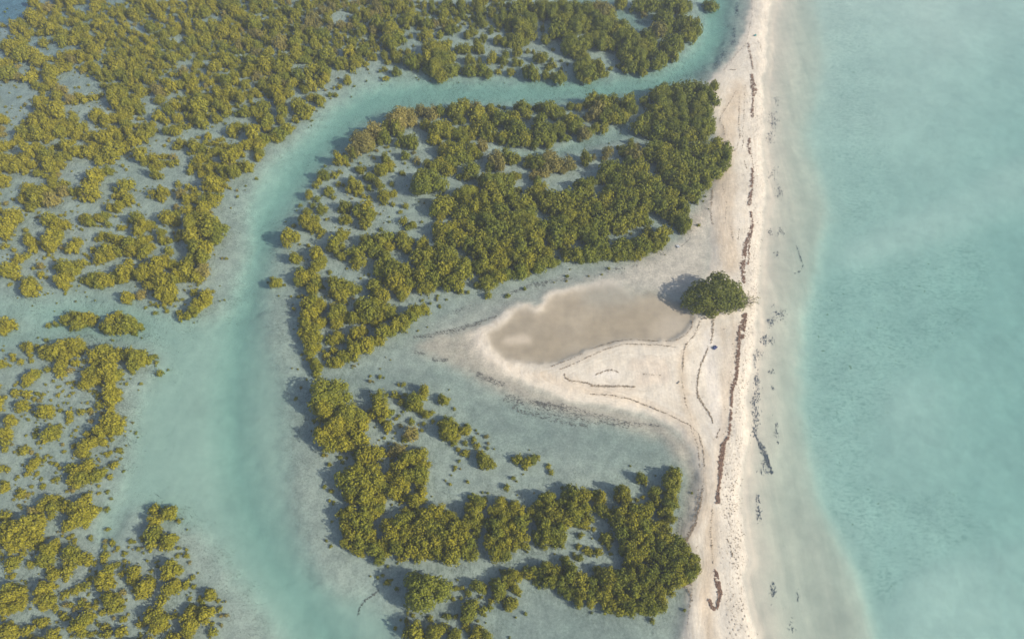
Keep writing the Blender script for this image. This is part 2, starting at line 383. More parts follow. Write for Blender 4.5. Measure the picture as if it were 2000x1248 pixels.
# ------------------------------------------------------------------ tree survey: 'x y r' in thirds of a pixel inside each survey tile; a trailing t marks a withered tan crown
TILES = {
(0, 416): """30 60 60,70 20 50,20 110 50,100 25 35,280 30 50,330 60 45,380 65 35,290 150 60,330 130 45,280 190 45,250 170 30,150 130 30,170 165 35,190 205 30,145 95 18,420 195 45,450 165 35,385 215 20,500 30 40,530 50 35,570 25 35,610 15 30,480 20 30,630 60 22,700 75 25,715 85 15,800 30 50,830 60 45,805 95 35,870 70 30,750 40 18,890 55 18,980 20 45,1030 50 30,1010 10 40,590 130 32,560 145 22,620 120 20,660 140 40,700 150 40,610 215 50,580 250 45,560 280 25,640 240 35,690 225 35,760 180 50,770 220 40,820 170 40,840 220 45,870 190 35,860 140 30,540 210 20,515 255 14,490 235 12,750 275 22,940 110 35,940 150 35,990 155 20,1030 150 18,1050 110 22,1050 135 25,980 210 28,1000 225 15,
1120 60 70,1180 40 60,1130 130 70,1220 80 70,1280 100 55,1260 150 40,1150 200 70,1200 210 45,1110 260 50,1180 260 45,1050 300 35,1000 290 30,1080 340 55,1040 360 45,1180 340 45t,1190 300 30t,1150 370 40,960 260 35,920 290 55,850 320 50,830 360 45,900 350 50,880 410 50,950 400 60,990 450 55,940 470 50,1000 380 45,970 500 35,1010 490 30,
740 340 45,720 380 35,780 350 30,660 360 40,640 390 35,610 390 40,570 400 45,540 380 40,570 350 30,520 400 30,485 385 25,370 320 55,400 340 55,360 380 50,420 320 45,370 420 35,480 290 28,450 300 25,330 310 25,160 400 45,180 430 45,150 440 45,180 470 25,130 430 25,50 330 45,20 340 30,80 360 30,100 260 35,150 245 25,80 270 25,230 300 28t,235 355 22,190 320 12,75 210 18,20 185 25,50 410 14,
740 485 38,715 490 20,815 470 32t,875 515 9,910 520 7,1155 420 8,1190 480 50,1160 520 50,1210 510 35,1130 560 40,1090 590 30,1050 600 25,1040 570 22,1130 460 25,
30 640 45,70 655 25,10 680 35,0 620 30,370 610 35,430 590 40,440 630 45,490 600 45,520 620 35,550 600 20,400 670 12,270 645 18,310 635 20,640 620 55,690 600 40,640 660 50,700 650 55,740 640 50,780 650 40,590 660 30,780 690 18,820 665 14,680 570 25,765 690 14,
160 780 35,125 775 22,205 770 20,65 830 25,70 855 15,115 865 20,175 860 18,170 830 15,260 800 45,300 820 45,350 790 50,370 760 40,420 760 50,460 770 40,440 800 40,380 830 40,350 870 35,340 900 35,355 935 30,430 870 30,270 910 22,410 915 22t,190 945 35,160 970 40,145 990 25,215 930 22,550 840 50,600 810 50,640 840 50,580 870 40,620 910 50,650 940 45,640 970 40,530 930 45,500 950 40,500 990 45,540 980 40,555 935 20,760 810 50,720 830 35,800 840 60,780 880 45,840 860 40,880 840 25,905 830 18,770 925 18,710 940 14,690 800 25,925 928 24,305 978 12,430 1000 10,260 1000 9,345 1010 10,360 1040 9,398 1065 12,
640 1030 45,660 1060 40,630 1090 45,690 1040 18,700 1050 14,690 1085 16,570 1060 22,575 1125 28,735 995 12,550 1040 12,640 1150 28,630 1220 60,670 1230 50,590 1235 30,690 1200 14,80 1045 32,150 1055 32,122 1125 40,255 1160 52,225 1095 14t,290 1090 12,345 1150 16,467 1160 26,400 1170 24,395 1205 25,55 1215 36,160 1205 14,185 1160 12,0 880 35""",
(0, 832): """20 40 45,10 90 35,50 60 20,20 135 18,290 40 50,320 30 35,260 75 25,215 92 16,190 65 9,145 50 9,135 140 30,110 150 15,190 210 40,210 195 25,165 240 35,145 280 15,250 195 16,125 222 8,580 30 50,640 10 50,690 20 35,500 40 30,550 80 40,600 90 30,500 110 40,470 140 40,440 150 25,425 110 18,510 165 18,650 75 15,690 135 26,640 148 16,665 220 28,640 225 16,440 260 50,400 240 35,420 300 45,470 300 50,440 335 30,500 240 45,510 210 35,560 280 40,600 260 25,540 300 30,635 292 20,330 305 20,325 220 14,320 268 9,370 145 13,570 188 9,20 350 30,15 370 25,120 390 30,100 375 18,130 408 14,245 348 20,12 235 14,572 388 13,
250 440 45,300 420 45,310 470 45,340 450 35,240 470 35,390 470 40,290 530 18,180 495 35t,230 520 22,20 520 35,440 480 60,490 450 50,500 510 55,440 540 55,400 570 45,530 500 40,490 560 40,370 600 20,580 480 14,490 400 18,
100 600 70,160 570 65,60 650 70,200 600 55,130 660 60,40 590 50,60 710 45,230 570 40,200 680 40,0 640 50,125 740 25,290 720 50,320 690 40,250 770 50,270 740 45,240 800 35,170 805 25,60 800 40,90 780 30,40 835 25,395 652 14,522 655 16,30 885 9,
400 740 45,430 780 50,390 790 35,480 770 40,510 790 35,540 800 20,400 710 20,605 750 30,600 785 20,300 870 45,280 840 30,390 850 35,380 890 22,340 850 25,620 850 50,650 820 25,600 900 50,640 920 35,570 920 30,500 930 28,450 945 30,430 970 22,370 985 28,480 950 16,50 950 55,30 1000 60,100 980 50,110 1030 45,80 1060 40,20 1060 40,130 940 18,250 950 55,230 1000 50,270 1010 45,250 1050 40,290 1040 35,210 970 35,320 1070 20,640 1010 55,670 1040 45,610 1000 30,640 1080 28,700 1020 25,470 1030 25,500 1050 25,550 1055 22,590 1090 20,720 1055 12,710 970 20t,
770 870 50,790 840 30,760 900 35,840 950 50,870 930 35,820 990 25,800 1000 14,890 490 35,900 460 25,880 480 25,900 550 38,980 500 48,950 480 25,890 640 52,880 690 35,920 610 30,975 670 52,950 700 30,1000 650 30,1000 830 55,970 870 40,1040 840 35,1010 930 50,980 960 45,1030 960 30,940 1000 30,935 1035 32,1085 920 28,1080 940 20,905 795 8,1225 990 40,1215 965 20,1165 995 10,1200 1100 55,1180 1080 35,1110 1090 45,1080 1120 35,1120 1060 25,1100 1170 50,1130 1150 35,1090 1210 45,1240 1205 32,1020 1108 22,900 1110 55,870 1090 40,930 1140 50,960 1120 35,910 1180 45,860 1120 35,960 1170 30,810 1160 22,1000 1230 40,1030 1245 40,980 1248 30,
480 1140 50,510 1120 40,450 1180 50,470 1210 40,430 1150 35,400 1190 18,540 1110 20,235 1150 40,260 1140 25,200 1140 20,160 1185 35,140 1205 25,185 1175 20,40 1200 50,20 1230 50,70 1230 40,0 1180 35,290 1230 45,320 1240 30,360 1110 26,390 1120 18,340 1095 12,605 1170 25,625 1215 26,590 1180 15,700 1205 35,690 1195 22,710 1130 20,730 1130 14,555 1205 14,170 1067 9,820 1225 14,850 1210 10""",
(500, 416): """300 50 55,280 30 35,340 70 50,330 40 40,380 100 28,370 130 16,190 130 62,215 65 14,525 30 38,640 55 40,660 10 35,610 5 30,730 90 18,780 45 10,780 18 8,865 40 26,915 60 30,970 45 12,890 80 20,460 170 66,500 130 38,430 200 30,540 110 15,500 85 12,580 220 52,600 270 42,580 300 28,500 245 30,530 320 8,305 185 15,255 178 8,230 255 48,360 240 50,370 280 45,340 210 30,350 310 40,390 270 30,280 370 55,250 390 35,330 370 50,350 410 35,260 330 30,310 420 25,115 400 38,
480 420 60,450 400 45,530 430 50,500 470 50,450 460 35,560 450 30,600 440 28,390 430 14,610 378 9,430 340 15,330 450 40,340 520 60,300 530 50,380 530 40,320 580 55,280 600 40,300 650 55,330 680 50,270 690 40,340 740 45,300 730 45,330 790 45,310 820 40,350 780 35,340 870 40,360 900 40,350 935 28,310 850 25,360 640 35,390 630 30,480 560 50,460 600 45,520 600 40,470 640 35,450 540 30,500 620 30,560 610 35,640 550 60,620 590 50,660 600 50,600 540 35,570 610 40,700 540 50,740 560 50,780 560 45,730 600 40,700 640 35,800 600 35,
980 560 40,940 570 50,900 600 50,860 630 55,820 650 50,790 680 45,740 690 50,720 730 45,680 750 40,640 770 50,590 790 55,560 770 35,550 820 45,500 820 45,520 850 30,470 870 40,430 870 30,450 800 30,410 830 25,490 880 20,420 730 30,450 740 35,480 710 35,500 740 25,580 700 45,620 680 35,550 720 30,640 690 25,400 630 25,
720 160 60,760 150 50,660 190 55,700 210 45,640 160 40,620 180 25,780 190 40,870 160 50,850 130 35,880 200 35,910 160 30,980 170 40,960 190 30,740 290 50,720 340 40,760 250 45,800 300 50,780 350 50,830 320 55,880 330 60,820 400 60,860 440 50,850 480 35,900 400 50,780 400 40,690 410 50,700 450 45,740 480 50,720 390 30,960 250 60,1020 240 60,1000 320 70,960 360 60,1040 380 60,970 420 45,1010 430 40,1080 260 60,1130 230 60,1100 330 70,1160 300 60,1200 340 65,1150 400 55,1190 420 45,1230 290 45,1080 200 50,1100 100 65,1070 70 40,1150 80 40,1080 140 45,1140 150 50,1200 140 60,1220 60 50,1260 90 50,1250 180 60,1300 150 60,1310 220 50,1340 290 60,1400 280 55,1300 310 45,1420 230 60,1450 290 50,1360 40 70,1420 100 70,1460 40 60,1480 160 60,1340 120 50,1280 30 50,1180 10 30,1080 10 30,1380 180 60,1480 240 50,1360 400 50,1420 370 45,1470 350 40,1390 380 40,1340 340 30,1295 420 25,1360 475 28,1243 458 13,1060 495 9,1077 545 9,
430 1060 120,410 1150 95,540 1190 100,480 1250 90,600 1230 60,720 1080 55,725 1150 68,780 1170 30,670 1160 25,740 1210 25,815 1060 30,850 1100 30,920 1090 55,940 1120 45,980 1040 42,970 1070 30,890 1130 30,1098 1090 36,1085 1070 22,1000 1170 35,970 1160 25,1030 1165 20,910 1215 22,1035 1215 16,820 1200 13,770 1235 30,1120 1225 45,1080 1230 30,1170 1240 30,1235 1240 22,980 1230 15,860 1160 10""",
(500, 832): """400 50 80,590 80 62,440 100 55,520 100 60,490 180 15,428 222 14,392 165 14,428 372 9,770 10 28,750 65 12,900 40 45t,870 70 30,930 30 30,640 180 60,600 170 45,690 160 55,730 150 35,820 130 50t,850 150 40t,790 150 35t,560 290 75,510 320 60,600 250 60,620 330 75,560 380 60,640 400 65,680 250 60,700 320 60,740 350 50,560 420 45,650 450 50,720 420 45,840 240 60,900 180 60,960 160 45,980 220 45,950 270 60,880 290 60,830 310 55,810 380 55,860 350 50,970 310 40,790 290 40,860 420 35,930 430 50,970 390 40,920 460 35,960 360 30,980 430 25,
540 520 60,640 510 60,690 500 50,580 570 70,520 590 50,640 590 60,560 650 60,520 680 40,610 680 60,590 730 40,670 640 45,720 480 40,510 510 40,700 720 50,720 780 40,740 700 40,690 680 40,770 740 25,760 580 55,800 560 50,860 560 60,900 530 45,880 500 35,790 640 60,830 700 55,880 640 60,900 720 60,960 680 65,930 600 55,980 580 60,1000 520 60,1060 500 60,1090 560 55,1040 600 65,1100 640 65,1050 680 60,1000 740 50,1060 740 50,1150 600 60,1150 680 65,1140 760 55,1200 640 60,1220 720 55,1260 680 50,1270 750 40,1130 520 40,960 500 40,1210 580 45,1170 550 35,850 770 30,950 770 35,1280 510 55,1250 480 40,1300 550 40,1240 560 40,1300 440 45,1270 420 35,1330 450 30,1290 620 35,1275 560 45,
1440 460 55,1400 500 50,1480 500 45,1450 550 55,1400 580 50,1380 550 35,1470 600 50,1420 640 60,1380 680 50,1450 690 55,1400 740 50,1460 760 40,1490 660 40,1370 620 30,985 965 140,
1125 1110 28,1100 1110 15,1020 1125 20,920 1200 55,880 1210 35,950 1220 40,1050 1200 55,1090 1180 40,1030 1240 45,1170 1220 45,1150 1240 35,1000 1240 30,1250 1060 50,1280 1040 35,1240 1110 45,1220 1080 25,1230 1160 30,1240 1190 20,1330 1080 30,1370 1060 25,1380 1020 22,1300 1210 45,1350 1230 45,1270 1230 30,1300 940 45,1330 940 30,1280 920 25,1245 975 25,1210 945 18,1185 950 15,1155 1010 16,1200 1005 14,1320 1000 14,1420 940 50,1400 920 35,1430 980 40,1480 880 45,1490 920 40,1450 850 20,1490 1040 40,1470 1060 20,1130 940 12,
1130 30 55,1100 40 35,1160 50 35,1225 20 35,1160 95 20,1225 150 28,1225 95 18,1275 75 20,1295 110 25,1330 190 45,1360 210 40,1390 220 30,1310 160 30,1350 55 18t,1360 95 14t,1190 200 12,1240 322 11,1165 248 9,1358 388 10,1470 355 24,1110 315 8,1395 128 7,970 20 14""",
(1000, 832): """40 185 30,20 190 25,90 205 35,120 190 40,150 180 25,75 225 25,215 230 18,230 265 22,28 318 9,695 228 7,30 500 55,60 560 55,20 600 50,50 650 50,20 690 40,80 700 30,10 460 40,210 430 65,180 470 50,160 520 50,230 500 60,200 580 65,270 540 60,260 620 60,200 670 45,280 660 45,150 640 50,320 560 50,250 690 25,120 500 40,290 450 45,370 390 60,330 400 45,420 410 55,360 460 60,430 480 55,380 540 55,430 570 40,350 510 50,530 410 45,500 430 35,490 390 30,460 540 30,520 480 40,550 500 40,650 380 55,620 410 35,680 430 40,757 300 42,780 322 25,770 410 18,830 380 40,860 370 30,850 430 35,850 460 20,950 300 60,960 270 40,930 330 50,940 390 45,930 450 50,950 440 40,910 500 50,930 540 45,900 590 45,960 350 30,890 560 30,
640 500 60,720 490 55,780 510 60,810 460 40,640 560 55,700 560 60,770 580 65,820 590 55,660 630 60,740 650 70,810 660 60,690 700 60,770 730 60,720 770 60,650 740 30,820 740 50,590 540 40,680 800 35,900 660 60,960 680 50,1000 720 50,930 740 65,870 700 50,1000 790 60,1050 800 45,1080 840 40,1040 870 50,1060 780 40,950 820 65,880 790 60,980 880 60,1010 900 40,900 870 65,940 940 50,1000 680 30,820 860 65,760 840 55,700 880 60,640 890 60,780 920 65,850 950 60,720 960 65,880 1000 55,800 1010 60,830 1060 60,760 1060 55,880 1060 45,700 1040 55,650 1000 60,620 940 55,560 870 60,510 850 40,580 930 60,590 1030 55,540 990 55,530 910 50,640 1080 40,700 1090 30,560 1070 35,830 1095 25,660 860 40,
470 920 55,460 980 50,470 1030 40,420 960 50,400 900 60,340 880 55,360 960 50,330 980 40,390 1020 40,290 920 50,270 870 45,300 960 35,230 900 50,200 830 50,170 870 45,130 840 40,80 840 35,100 870 35,60 860 25,240 850 45,150 900 28,320 800 40,340 830 40,300 780 25,400 770 25,380 770 20,160 940 14,510 730 30,500 740 25,440 720 25,460 740 20,560 650 35,540 640 25,565 690 25,390 700 20,405 635 22,480 600 14,470 655 8,250 745 9,515 660 14,580 745 14,10 880 50,20 950 40,10 1030 30,40 970 22,470 1090 10""",
(1000, 416): """40 40 70,100 60 70,30 120 70,120 130 70,60 200 65,150 190 60,30 260 60,100 270 60,50 330 55,90 340 30,20 350 30,170 280 55,210 270 45,150 310 45,240 290 30,270 280 22,200 240 40,180 80 60,240 60 60,260 120 70,300 60 70,340 30 70,310 160 60,240 170 50,370 100 60,420 50 70,430 110 50,480 80 60,480 150 60,500 60 60,540 120 50,550 40 60,520 190 60,540 230 45,470 220 50,430 230 50,380 240 45,340 240 45,310 230 35,410 270 30,490 260 35,560 10 40,640 60 60,690 30 60,740 20 60,780 30 45,660 90 30,620 100 30,620 190 50,650 220 50,620 240 40,680 200 45,650 160 35,700 240 35,750 180 60,770 140 45,780 200 45,740 230 40,800 170 35,850 130 50,880 110 45,850 180 45,890 150 40,840 200 25,920 100 25,800 100 30,950 10 50,990 40 50,1010 70 45,1030 50 35,1000 90 30,980 10 50,900 10 30""",
(1000, 0): """100 120 60,60 140 60,20 60 50,40 30 50,80 20 50,130 40 50,180 50 60,240 60 60,290 40 60,200 20 50,330 60 60,380 50 60,20 130 30,20 220 50,40 240 40,80 240 25,100 200 40,60 190 40,200 220 35,180 160 20,260 160 55,300 130 60,360 150 60,400 120 60,250 190 35,330 200 45,350 250 60,370 290 50,320 270 40,420 310 45,430 250 50,470 220 60,520 230 60,560 240 50,580 260 35,440 60 60,490 50 60t,540 60 60t,570 90 55,500 110 60,450 130 55,530 140 60,600 130 45,560 180 50,620 170 55,660 150 50,650 220 60,700 200 50,720 250 70,680 270 55,760 280 60,740 320 60,700 330 55,660 300 45,640 310 30,770 380 45,770 410 30,700 380 45,670 390 30,730 370 40,630 375 20,800 250 45,820 260 35,860 340 50,850 370 40,890 350 35,820 310 35,790 190 45,850 180 55t,890 170 40,820 200 40,930 250 55,960 240 45,920 290 45,950 310 40,980 270 30,900 260 35,890 100 50,870 80 35,920 110 40,920 150 40,970 150 45,1010 100 55,1040 130 50,1070 170 50,1050 200 45,1020 170 50,1080 130 35,990 200 25,640 10 45,760 20 50,830 20 50,880 20 40,800 10 40,960 20 50,1000 10 50,1000 50 40,940 10 40,1030 30 30,770 75 22t,700 50 16,1180 5 45,
430 380 65,400 370 45,460 420 50,480 380 40,400 430 35,510 390 40,530 420 28,555 420 20,440 440 35,120 420 45,90 410 35,140 435 35,75 395 20,200 430 30,215 390 18,270 440 40,240 440 25,290 440 30,30 305 32,50 360 22,0 410 20,165 330 40,190 325 25,232 345 18,245 375 22,220 370 18,290 350 12,325 370 11,290 395 12,90 295 16,125 297 14,240 283 12,580 390 15,500 345 9,20 360 25,640 320 25,
70 630 50,40 620 35,90 660 35,150 610 35,180 620 35,220 630 50,260 640 45,290 650 30,345 610 32,390 615 28,470 580 50,440 600 30,540 600 60,510 630 45t,590 580 45,600 630 50,560 650 45,660 600 55,690 580 45,700 630 45,650 660 45,600 690 40,630 690 35,480 670 40t,440 680 30t,530 690 40,20 680 45,20 740 60,60 760 55,20 810 50,80 810 45,170 700 50,150 740 50,200 750 50,190 810 50,150 790 45,230 800 40,260 750 45,290 740 40,350 700 50,380 720 45,320 700 35,360 750 40,300 790 40,420 780 40t,450 760 40,490 740 40,540 740 35,400 790 25,330 800 25,220 840 30,130 840 30,
900 540 65,960 530 55,1020 520 60,1080 510 50,1130 540 55,1180 510 35,1170 580 50,1100 590 65,1040 580 60,980 590 65,900 610 65,840 560 50,780 580 35,850 640 60,920 670 65,1000 660 65,1080 660 65,1140 640 50,1150 700 50,1160 740 40,1090 730 65,1020 720 60,940 740 65,870 700 60,800 680 50,750 730 50,790 760 40,860 770 55,930 800 50,1050 780 55,1120 780 50,1000 770 45,880 520 40,840 850 55,900 860 55,960 830 50,1000 850 50,800 890 50,870 910 60,940 920 65,1010 900 60,1080 880 60,1140 870 60,1200 860 50,1250 880 40,1250 930 45,1200 930 60,1130 950 65,1050 970 65,980 980 65,900 980 55,1240 970 40,1190 1000 50,1120 1020 60,1060 1050 65,980 1050 60,920 1030 45,1140 1070 45,1080 1110 50,1010 1110 55,960 1100 45,1075 1160 28,1050 1140 35,
700 870 50,660 880 35,720 910 50t,690 950 50,750 970 60,700 1010 60,640 1000 45,580 980 60,550 1010 55,530 1040 40,610 1050 60,680 1070 60,760 1050 65,820 1070 60,850 1120 60,780 1130 65,710 1140 60,640 1140 60,580 1110 50,550 1170 60,620 1210 60,700 1210 60,780 1200 60,860 1190 60,920 1130 50,930 1190 55,990 1180 50,1010 1220 45,480 1190 55,420 1080 55,390 1070 40,440 1110 45,460 1050 40,400 1140 60,330 1140 60,290 1170 60,350 1200 60,240 1150 55,200 1190 55,270 1220 60,160 1110 50,120 1120 50,170 1160 45,150 1060 30,70 1190 60,20 1180 50,100 1230 50,40 1110 25,420 1210 60,500 1230 50,210 940 65t,230 900 40t,160 950 55,250 960 50t,200 990 50t,330 950 45t,300 990 30t,360 970 25,430 920 40,430 950 25,100 930 45,130 1020 35t,20 1020 35,15 920 40,560 890 35t,540 920 25t,480 920 20t,620 860 15,700 820 25,720 850 30t""",
(500, 0): """790 180 60,820 220 50,780 240 45,905 205 18,960 220 16,995 230 18,1075 200 22,1080 190 15,1130 235 22,1000 290 40,1060 280 60,1100 270 45,1000 330 50,1070 340 60,1130 330 50,1050 390 60,1080 430 40,1130 400 50,1170 390 30,1010 400 35,920 360 45,900 350 35,960 350 35,830 330 35,810 320 30,845 290 22,890 300 25,770 355 20,820 412 32,760 445 22,750 395 20,725 410 12,655 400 9,1200 270 45,1230 280 35,1300 270 38,1320 290 25,1330 215 28,1250 335 40,1310 345 18,1380 335 35,1410 340 20,1460 320 30,1450 350 25,1250 400 40,1280 390 35,1330 400 40,1360 420 30,1420 410 20,1440 385 14,1490 410 30,1220 410 22,
530 460 32,545 475 18,487 500 18,455 510 10,573 495 9,385 497 18,370 575 38,320 560 30,430 548 16,465 548 18,345 560 20,250 620 45,280 640 45,330 625 22,290 665 28,230 600 30,155 650 40,135 695 35,230 695 25,60 710 45,30 690 35,60 740 30,135 770 50,110 790 40,180 750 40,210 740 20,40 810 40,20 840 35,10 800 25,15 890 35,5 910 30,30 615 45,60 610 20,110 605 10,
840 690 90t,760 730 45,890 660 55t,820 740 50,960 640 40t,1020 650 50t,1080 640 40,995 720 32,985 740 20,1180 640 55,1150 650 40,1190 680 50,1220 620 45,1290 610 45t,1300 660 60,1330 680 45,1370 610 32,1390 650 40,1440 690 45,1400 710 35,1480 670 40,1425 610 12,1455 620 14,1310 740 55,1360 760 50,1280 740 35,1330 790 30,1450 780 45,1440 810 35,1490 780 40,1380 810 20,1490 730 40,
1060 750 55,1040 800 50,1090 760 45,1130 770 40,1180 770 45,1230 760 35,1210 810 45,1100 730 40,1260 790 30,1130 850 55,1100 880 45,1170 880 60,1200 920 50,1140 930 50,1270 880 50,1250 910 35,1320 850 45t,1300 900 35,1100 970 45,1050 960 50,1010 960 30,1130 990 40,1080 950 40,1410 930 55t,1430 970 40t,1380 960 40,1460 900 45,1490 930 35,1260 1000 50,1280 970 35,1240 1020 35,1190 1025 22,1000 1060 108,
860 815 48,910 825 52,875 905 32,870 950 12,940 930 25t,925 890 12t,750 800 42,720 820 25,765 770 20,620 820 75t,680 760 60t,580 860 50t,570 890 35,650 840 45,480 925 45,515 920 30,535 955 16,760 920 35,780 960 32,790 985 20,735 990 40,710 980 28,690 920 12,610 950 10,610 990 30,590 980 20,635 980 18,665 1035 32,640 1030 18,710 1070 35,740 1080 20,660 1095 20,795 1070 18,855 1010 18,575 1080 50,600 1100 30,560 1050 30,480 1070 22,510 1080 12,455 1015 25,490 1000 18,390 1015 35,365 1050 25,345 1080 22,425 1110 30,450 1148 18,305 1130 32,355 1155 22,255 1190 14,330 1195 20,375 1190 12,745 1145 40,800 1130 30,755 1180 20,800 1190 16,630 1145 18,660 1150 12,520 1210 38,490 1220 25,640 1210 60,660 1240 45,600 1230 40,380 1220 35,400 1215 20,300 1230 30,875 1198 22,845 1235 14,705 1245 12,
1230 1130 70,1190 1150 45,1270 1110 50,1230 1180 45,1380 1060 70,1440 1040 50,1340 1050 45,1370 1110 60,1440 1110 60,1340 1160 60,1410 1170 60,1480 1120 50,1480 1050 40,1100 1200 65,1060 1220 45,1140 1180 45,1280 1220 55,1210 1230 55,1350 1230 50,1430 1230 60""",
}
# closed canopy beyond the channel: outline, and the openings of pale flat inside it (photo px)
FOREST = [[(0, 44), (25, 35), (60, 12), (78, 2), (130, 0), (170, 8), (185, 0), (760, 0), (1000, 0), (1000, 85), (980, 84), (962, 70), (952, 50), (935, 46), (930, 66), (910, 70),
           (893, 60), (866, 60), (850, 50), (836, 68), (826, 66), (812, 52), (786, 60), (784, 80), (768, 92), (755, 96), (752, 108), (720, 120), (696, 134), (668, 134), (648, 128),
           (642, 148), (632, 158), (620, 168), (600, 174), (566, 174), (560, 194), (540, 197), (532, 186), (500, 190), (498, 222), (470, 222), (448, 218), (440, 228), (424, 230), (376, 240),
           (354, 254), (290, 264), (256, 280), (232, 290), (220, 292), (212, 300), (222, 312), (218, 330), (200, 340), (195, 370), (170, 388), (148, 384), (125, 398), (80, 410), (0, 416)],
          [(333, 280), (350, 268), (372, 280), (400, 262), (440, 250), (460, 244), (500, 236), (500, 312), (478, 330), (452, 356), (434, 366), (430, 392), (414, 414), (330, 416), (335, 400), (364, 390), (345, 372),
           (340, 350), (372, 360), (372, 340), (345, 322), (320, 320), (318, 336), (292, 340), (280, 330), (290, 316), (272, 310), (268, 296), (290, 286), (300, 296), (330, 300)],
          [(210, 380), (222, 360), (250, 356), (262, 376), (250, 396), (240, 412), (212, 410)], [(290, 366), (312, 360), (330, 376), (318, 388), (296, 388)]]
OPENINGS = [[(130, 0), (180, 0), (166, 10), (140, 15), (130, 10)], [(384, 10), (402, 4), (418, 12), (410, 18), (390, 18)], [(212, 60), (230, 52), (238, 64), (220, 68)], [(244, 28), (254, 24), (258, 40), (250, 44)],
            [(60, 94), (100, 80), (156, 77), (167, 87), (160, 97), (110, 100), (74, 103)], [(0, 163), (36, 150), (56, 157), (60, 167), (82, 173), (70, 187), (66, 203), (33, 220), (0, 232)],
            [(96, 190), (150, 200), (186, 196), (205, 186), (214, 204), (238, 206), (214, 226), (186, 230), (200, 212), (150, 208), (100, 198)], [(262, 190), (284, 176), (314, 184), (300, 196), (270, 200)],
            [(366, 160), (384, 154), (402, 160), (392, 168), (372, 168)], [(94, 278), (120, 260), (150, 252), (148, 262), (120, 276), (98, 286)], [(0, 296), (52, 276), (74, 258), (84, 262), (60, 286), (0, 304)],
            [(140, 306), (164, 298), (190, 304), (188, 318), (168, 334), (166, 366), (148, 366), (134, 354), (144, 320)], [(0, 334), (46, 322), (60, 300), (62, 318), (40, 340), (0, 346)], [(20, 380), (30, 350), (54, 340), (96, 356), (84, 364), (56, 352), (40, 374), (30, 386)],
            [(384, 128), (402, 124), (400, 134), (386, 134)], [(640, 30), (680, 18), (700, 26), (690, 36), (650, 40)], [(126, 140), (140, 125), (146, 132), (128, 146), (104, 148)], [(160, 350), (180, 350), (170, 372)], [(690, 62), (720, 68), (730, 76), (700, 72)], [(830, 24), (800, 30), (806, 34)]]

# ------------------------------------------------------------------ tree list from the survey
trees = []          # u, v, r (photo px), withered
for (ox, oy), txt in TILES.items():
    for it in txt.replace('\n', '').split(','):
        it = it.strip()
        if not it: continue
        w = it.endswith('t')
        x, y, r = (float(q) for q in it.rstrip('t').split())
        trees.append((ox + x / 3, oy + y / 3, r / 3, w))
n_survey = len(trees)
fm = np.zeros((RH, RW), bool)
for p in FOREST: fm |= poly_mask(p)
for p in OPENINGS: fm &= ~poly_mask(p)
fmb = blur(fm, 4)
fr = random.Random(21)
acc = []
cells = {}
for k in range(26000):
    u, v = fr.uniform(-160, 1010), fr.uniform(-90, 425)
    inside = (0 <= u <= 1000 and v >= 0)
    if inside:
        if sample(fmb, u, v) < 0.62: continue
        if vnoise(np.array([u * .8]), np.array([v * 1.5]), 26, 79)[0] < (.37 if u < 200 else .28 if v < 230 else .36) - (.10 if v < 120 and u > 200 else 0) - (.1 if u > 450 else 0): continue
    else:
        if v > 30 and u > -4: continue
        if v < 0 and u > 1000: continue
        if vnoise(np.array([u]), np.array([v]), 45, 77)[0] < 0.42: continue
        if u < 60 and v < 45: continue
    r = (9.2 + max(v, -40) / 420 * 5.5) * fr.choice((.4, .5, .6, .7, .8, .9, 1.0, 1.1, 1.25, 1.45))
    ok = True
    ci, cj = int(u // 24), int(v // 24)
    for i in range(ci - 2, ci + 3):
        for j in range(cj - 2, cj + 3):
            for (a, b, c) in cells.get((i, j), ()):
                if math.hypot(a - u, (b - v) * 1.25) < 0.60 * (r + c): ok = False; break
            if not ok: break
        if not ok: break
    if not ok: continue
    cells.setdefault((ci, cj), []).append((u, v, r))
    acc.append((u, v, r, fr.random() < 0.05 or (600 < u < 760 and 0 < v < 60 and fr.random() < .5)))
trees += acc
# low-lying belt that carries on out of frame on the left and below
for k in range(420):
    if fr.random() < .5: u, v = fr.uniform(-200, -14), fr.uniform(430, 1300)
    else: u, v = fr.uniform(-150, 420), fr.uniform(1255, 1380)
    if -40 < v - 600 < 70: continue
    if vnoise(np.array([u]), np.array([v]), 60, 78)[0] < 0.45: continue
    trees.append((u, v, fr.uniform(8, 18), False))

cover = np.zeros((RH, RW), bool)
for (u, v, r, w) in trees:
    x0, x1 = int(max(0, u / 2 - r)), int(min(RW, u / 2 + r + 1))
    y0, y1 = int(max(0, v / 2 - r)), int(min(RH, v / 2 + r + 1))
    if x1 > x0 and y1 > y0:
        cover[y0:y1, x0:x1] |= np.hypot(_gx[y0:y1, x0:x1] - u / 2, _gy[y0:y1, x0:x1] - v / 2) < r / 2
cov_near = blur(cover, 26)
cov_mid = blur(cover, 45)
# seedlings on the flats between the trees
nflat = vnoise(_gx * 1.0, _gy * 1.0, 22, 31)
seed_den = flat * (cov_near > .10) * (nflat > .38) * (~cover) * np.clip(1.2 - _gx * 2 / 1000, 0.12, 1)
seed_den = np.clip(seed_den, 0, None)
sd = seed_den.ravel() / seed_den.sum()
for i in rng.choice(sd.size, 900, p=sd):
    v, u = divmod(int(i), RW)
    v *= 2; u *= 2
    trees.append((u + fr.random() * 2, v + fr.random() * 2, (1.6 + 3.6 * fr.random() ** 2.2) * (.6 + v / 1500), fr.random() < .12))

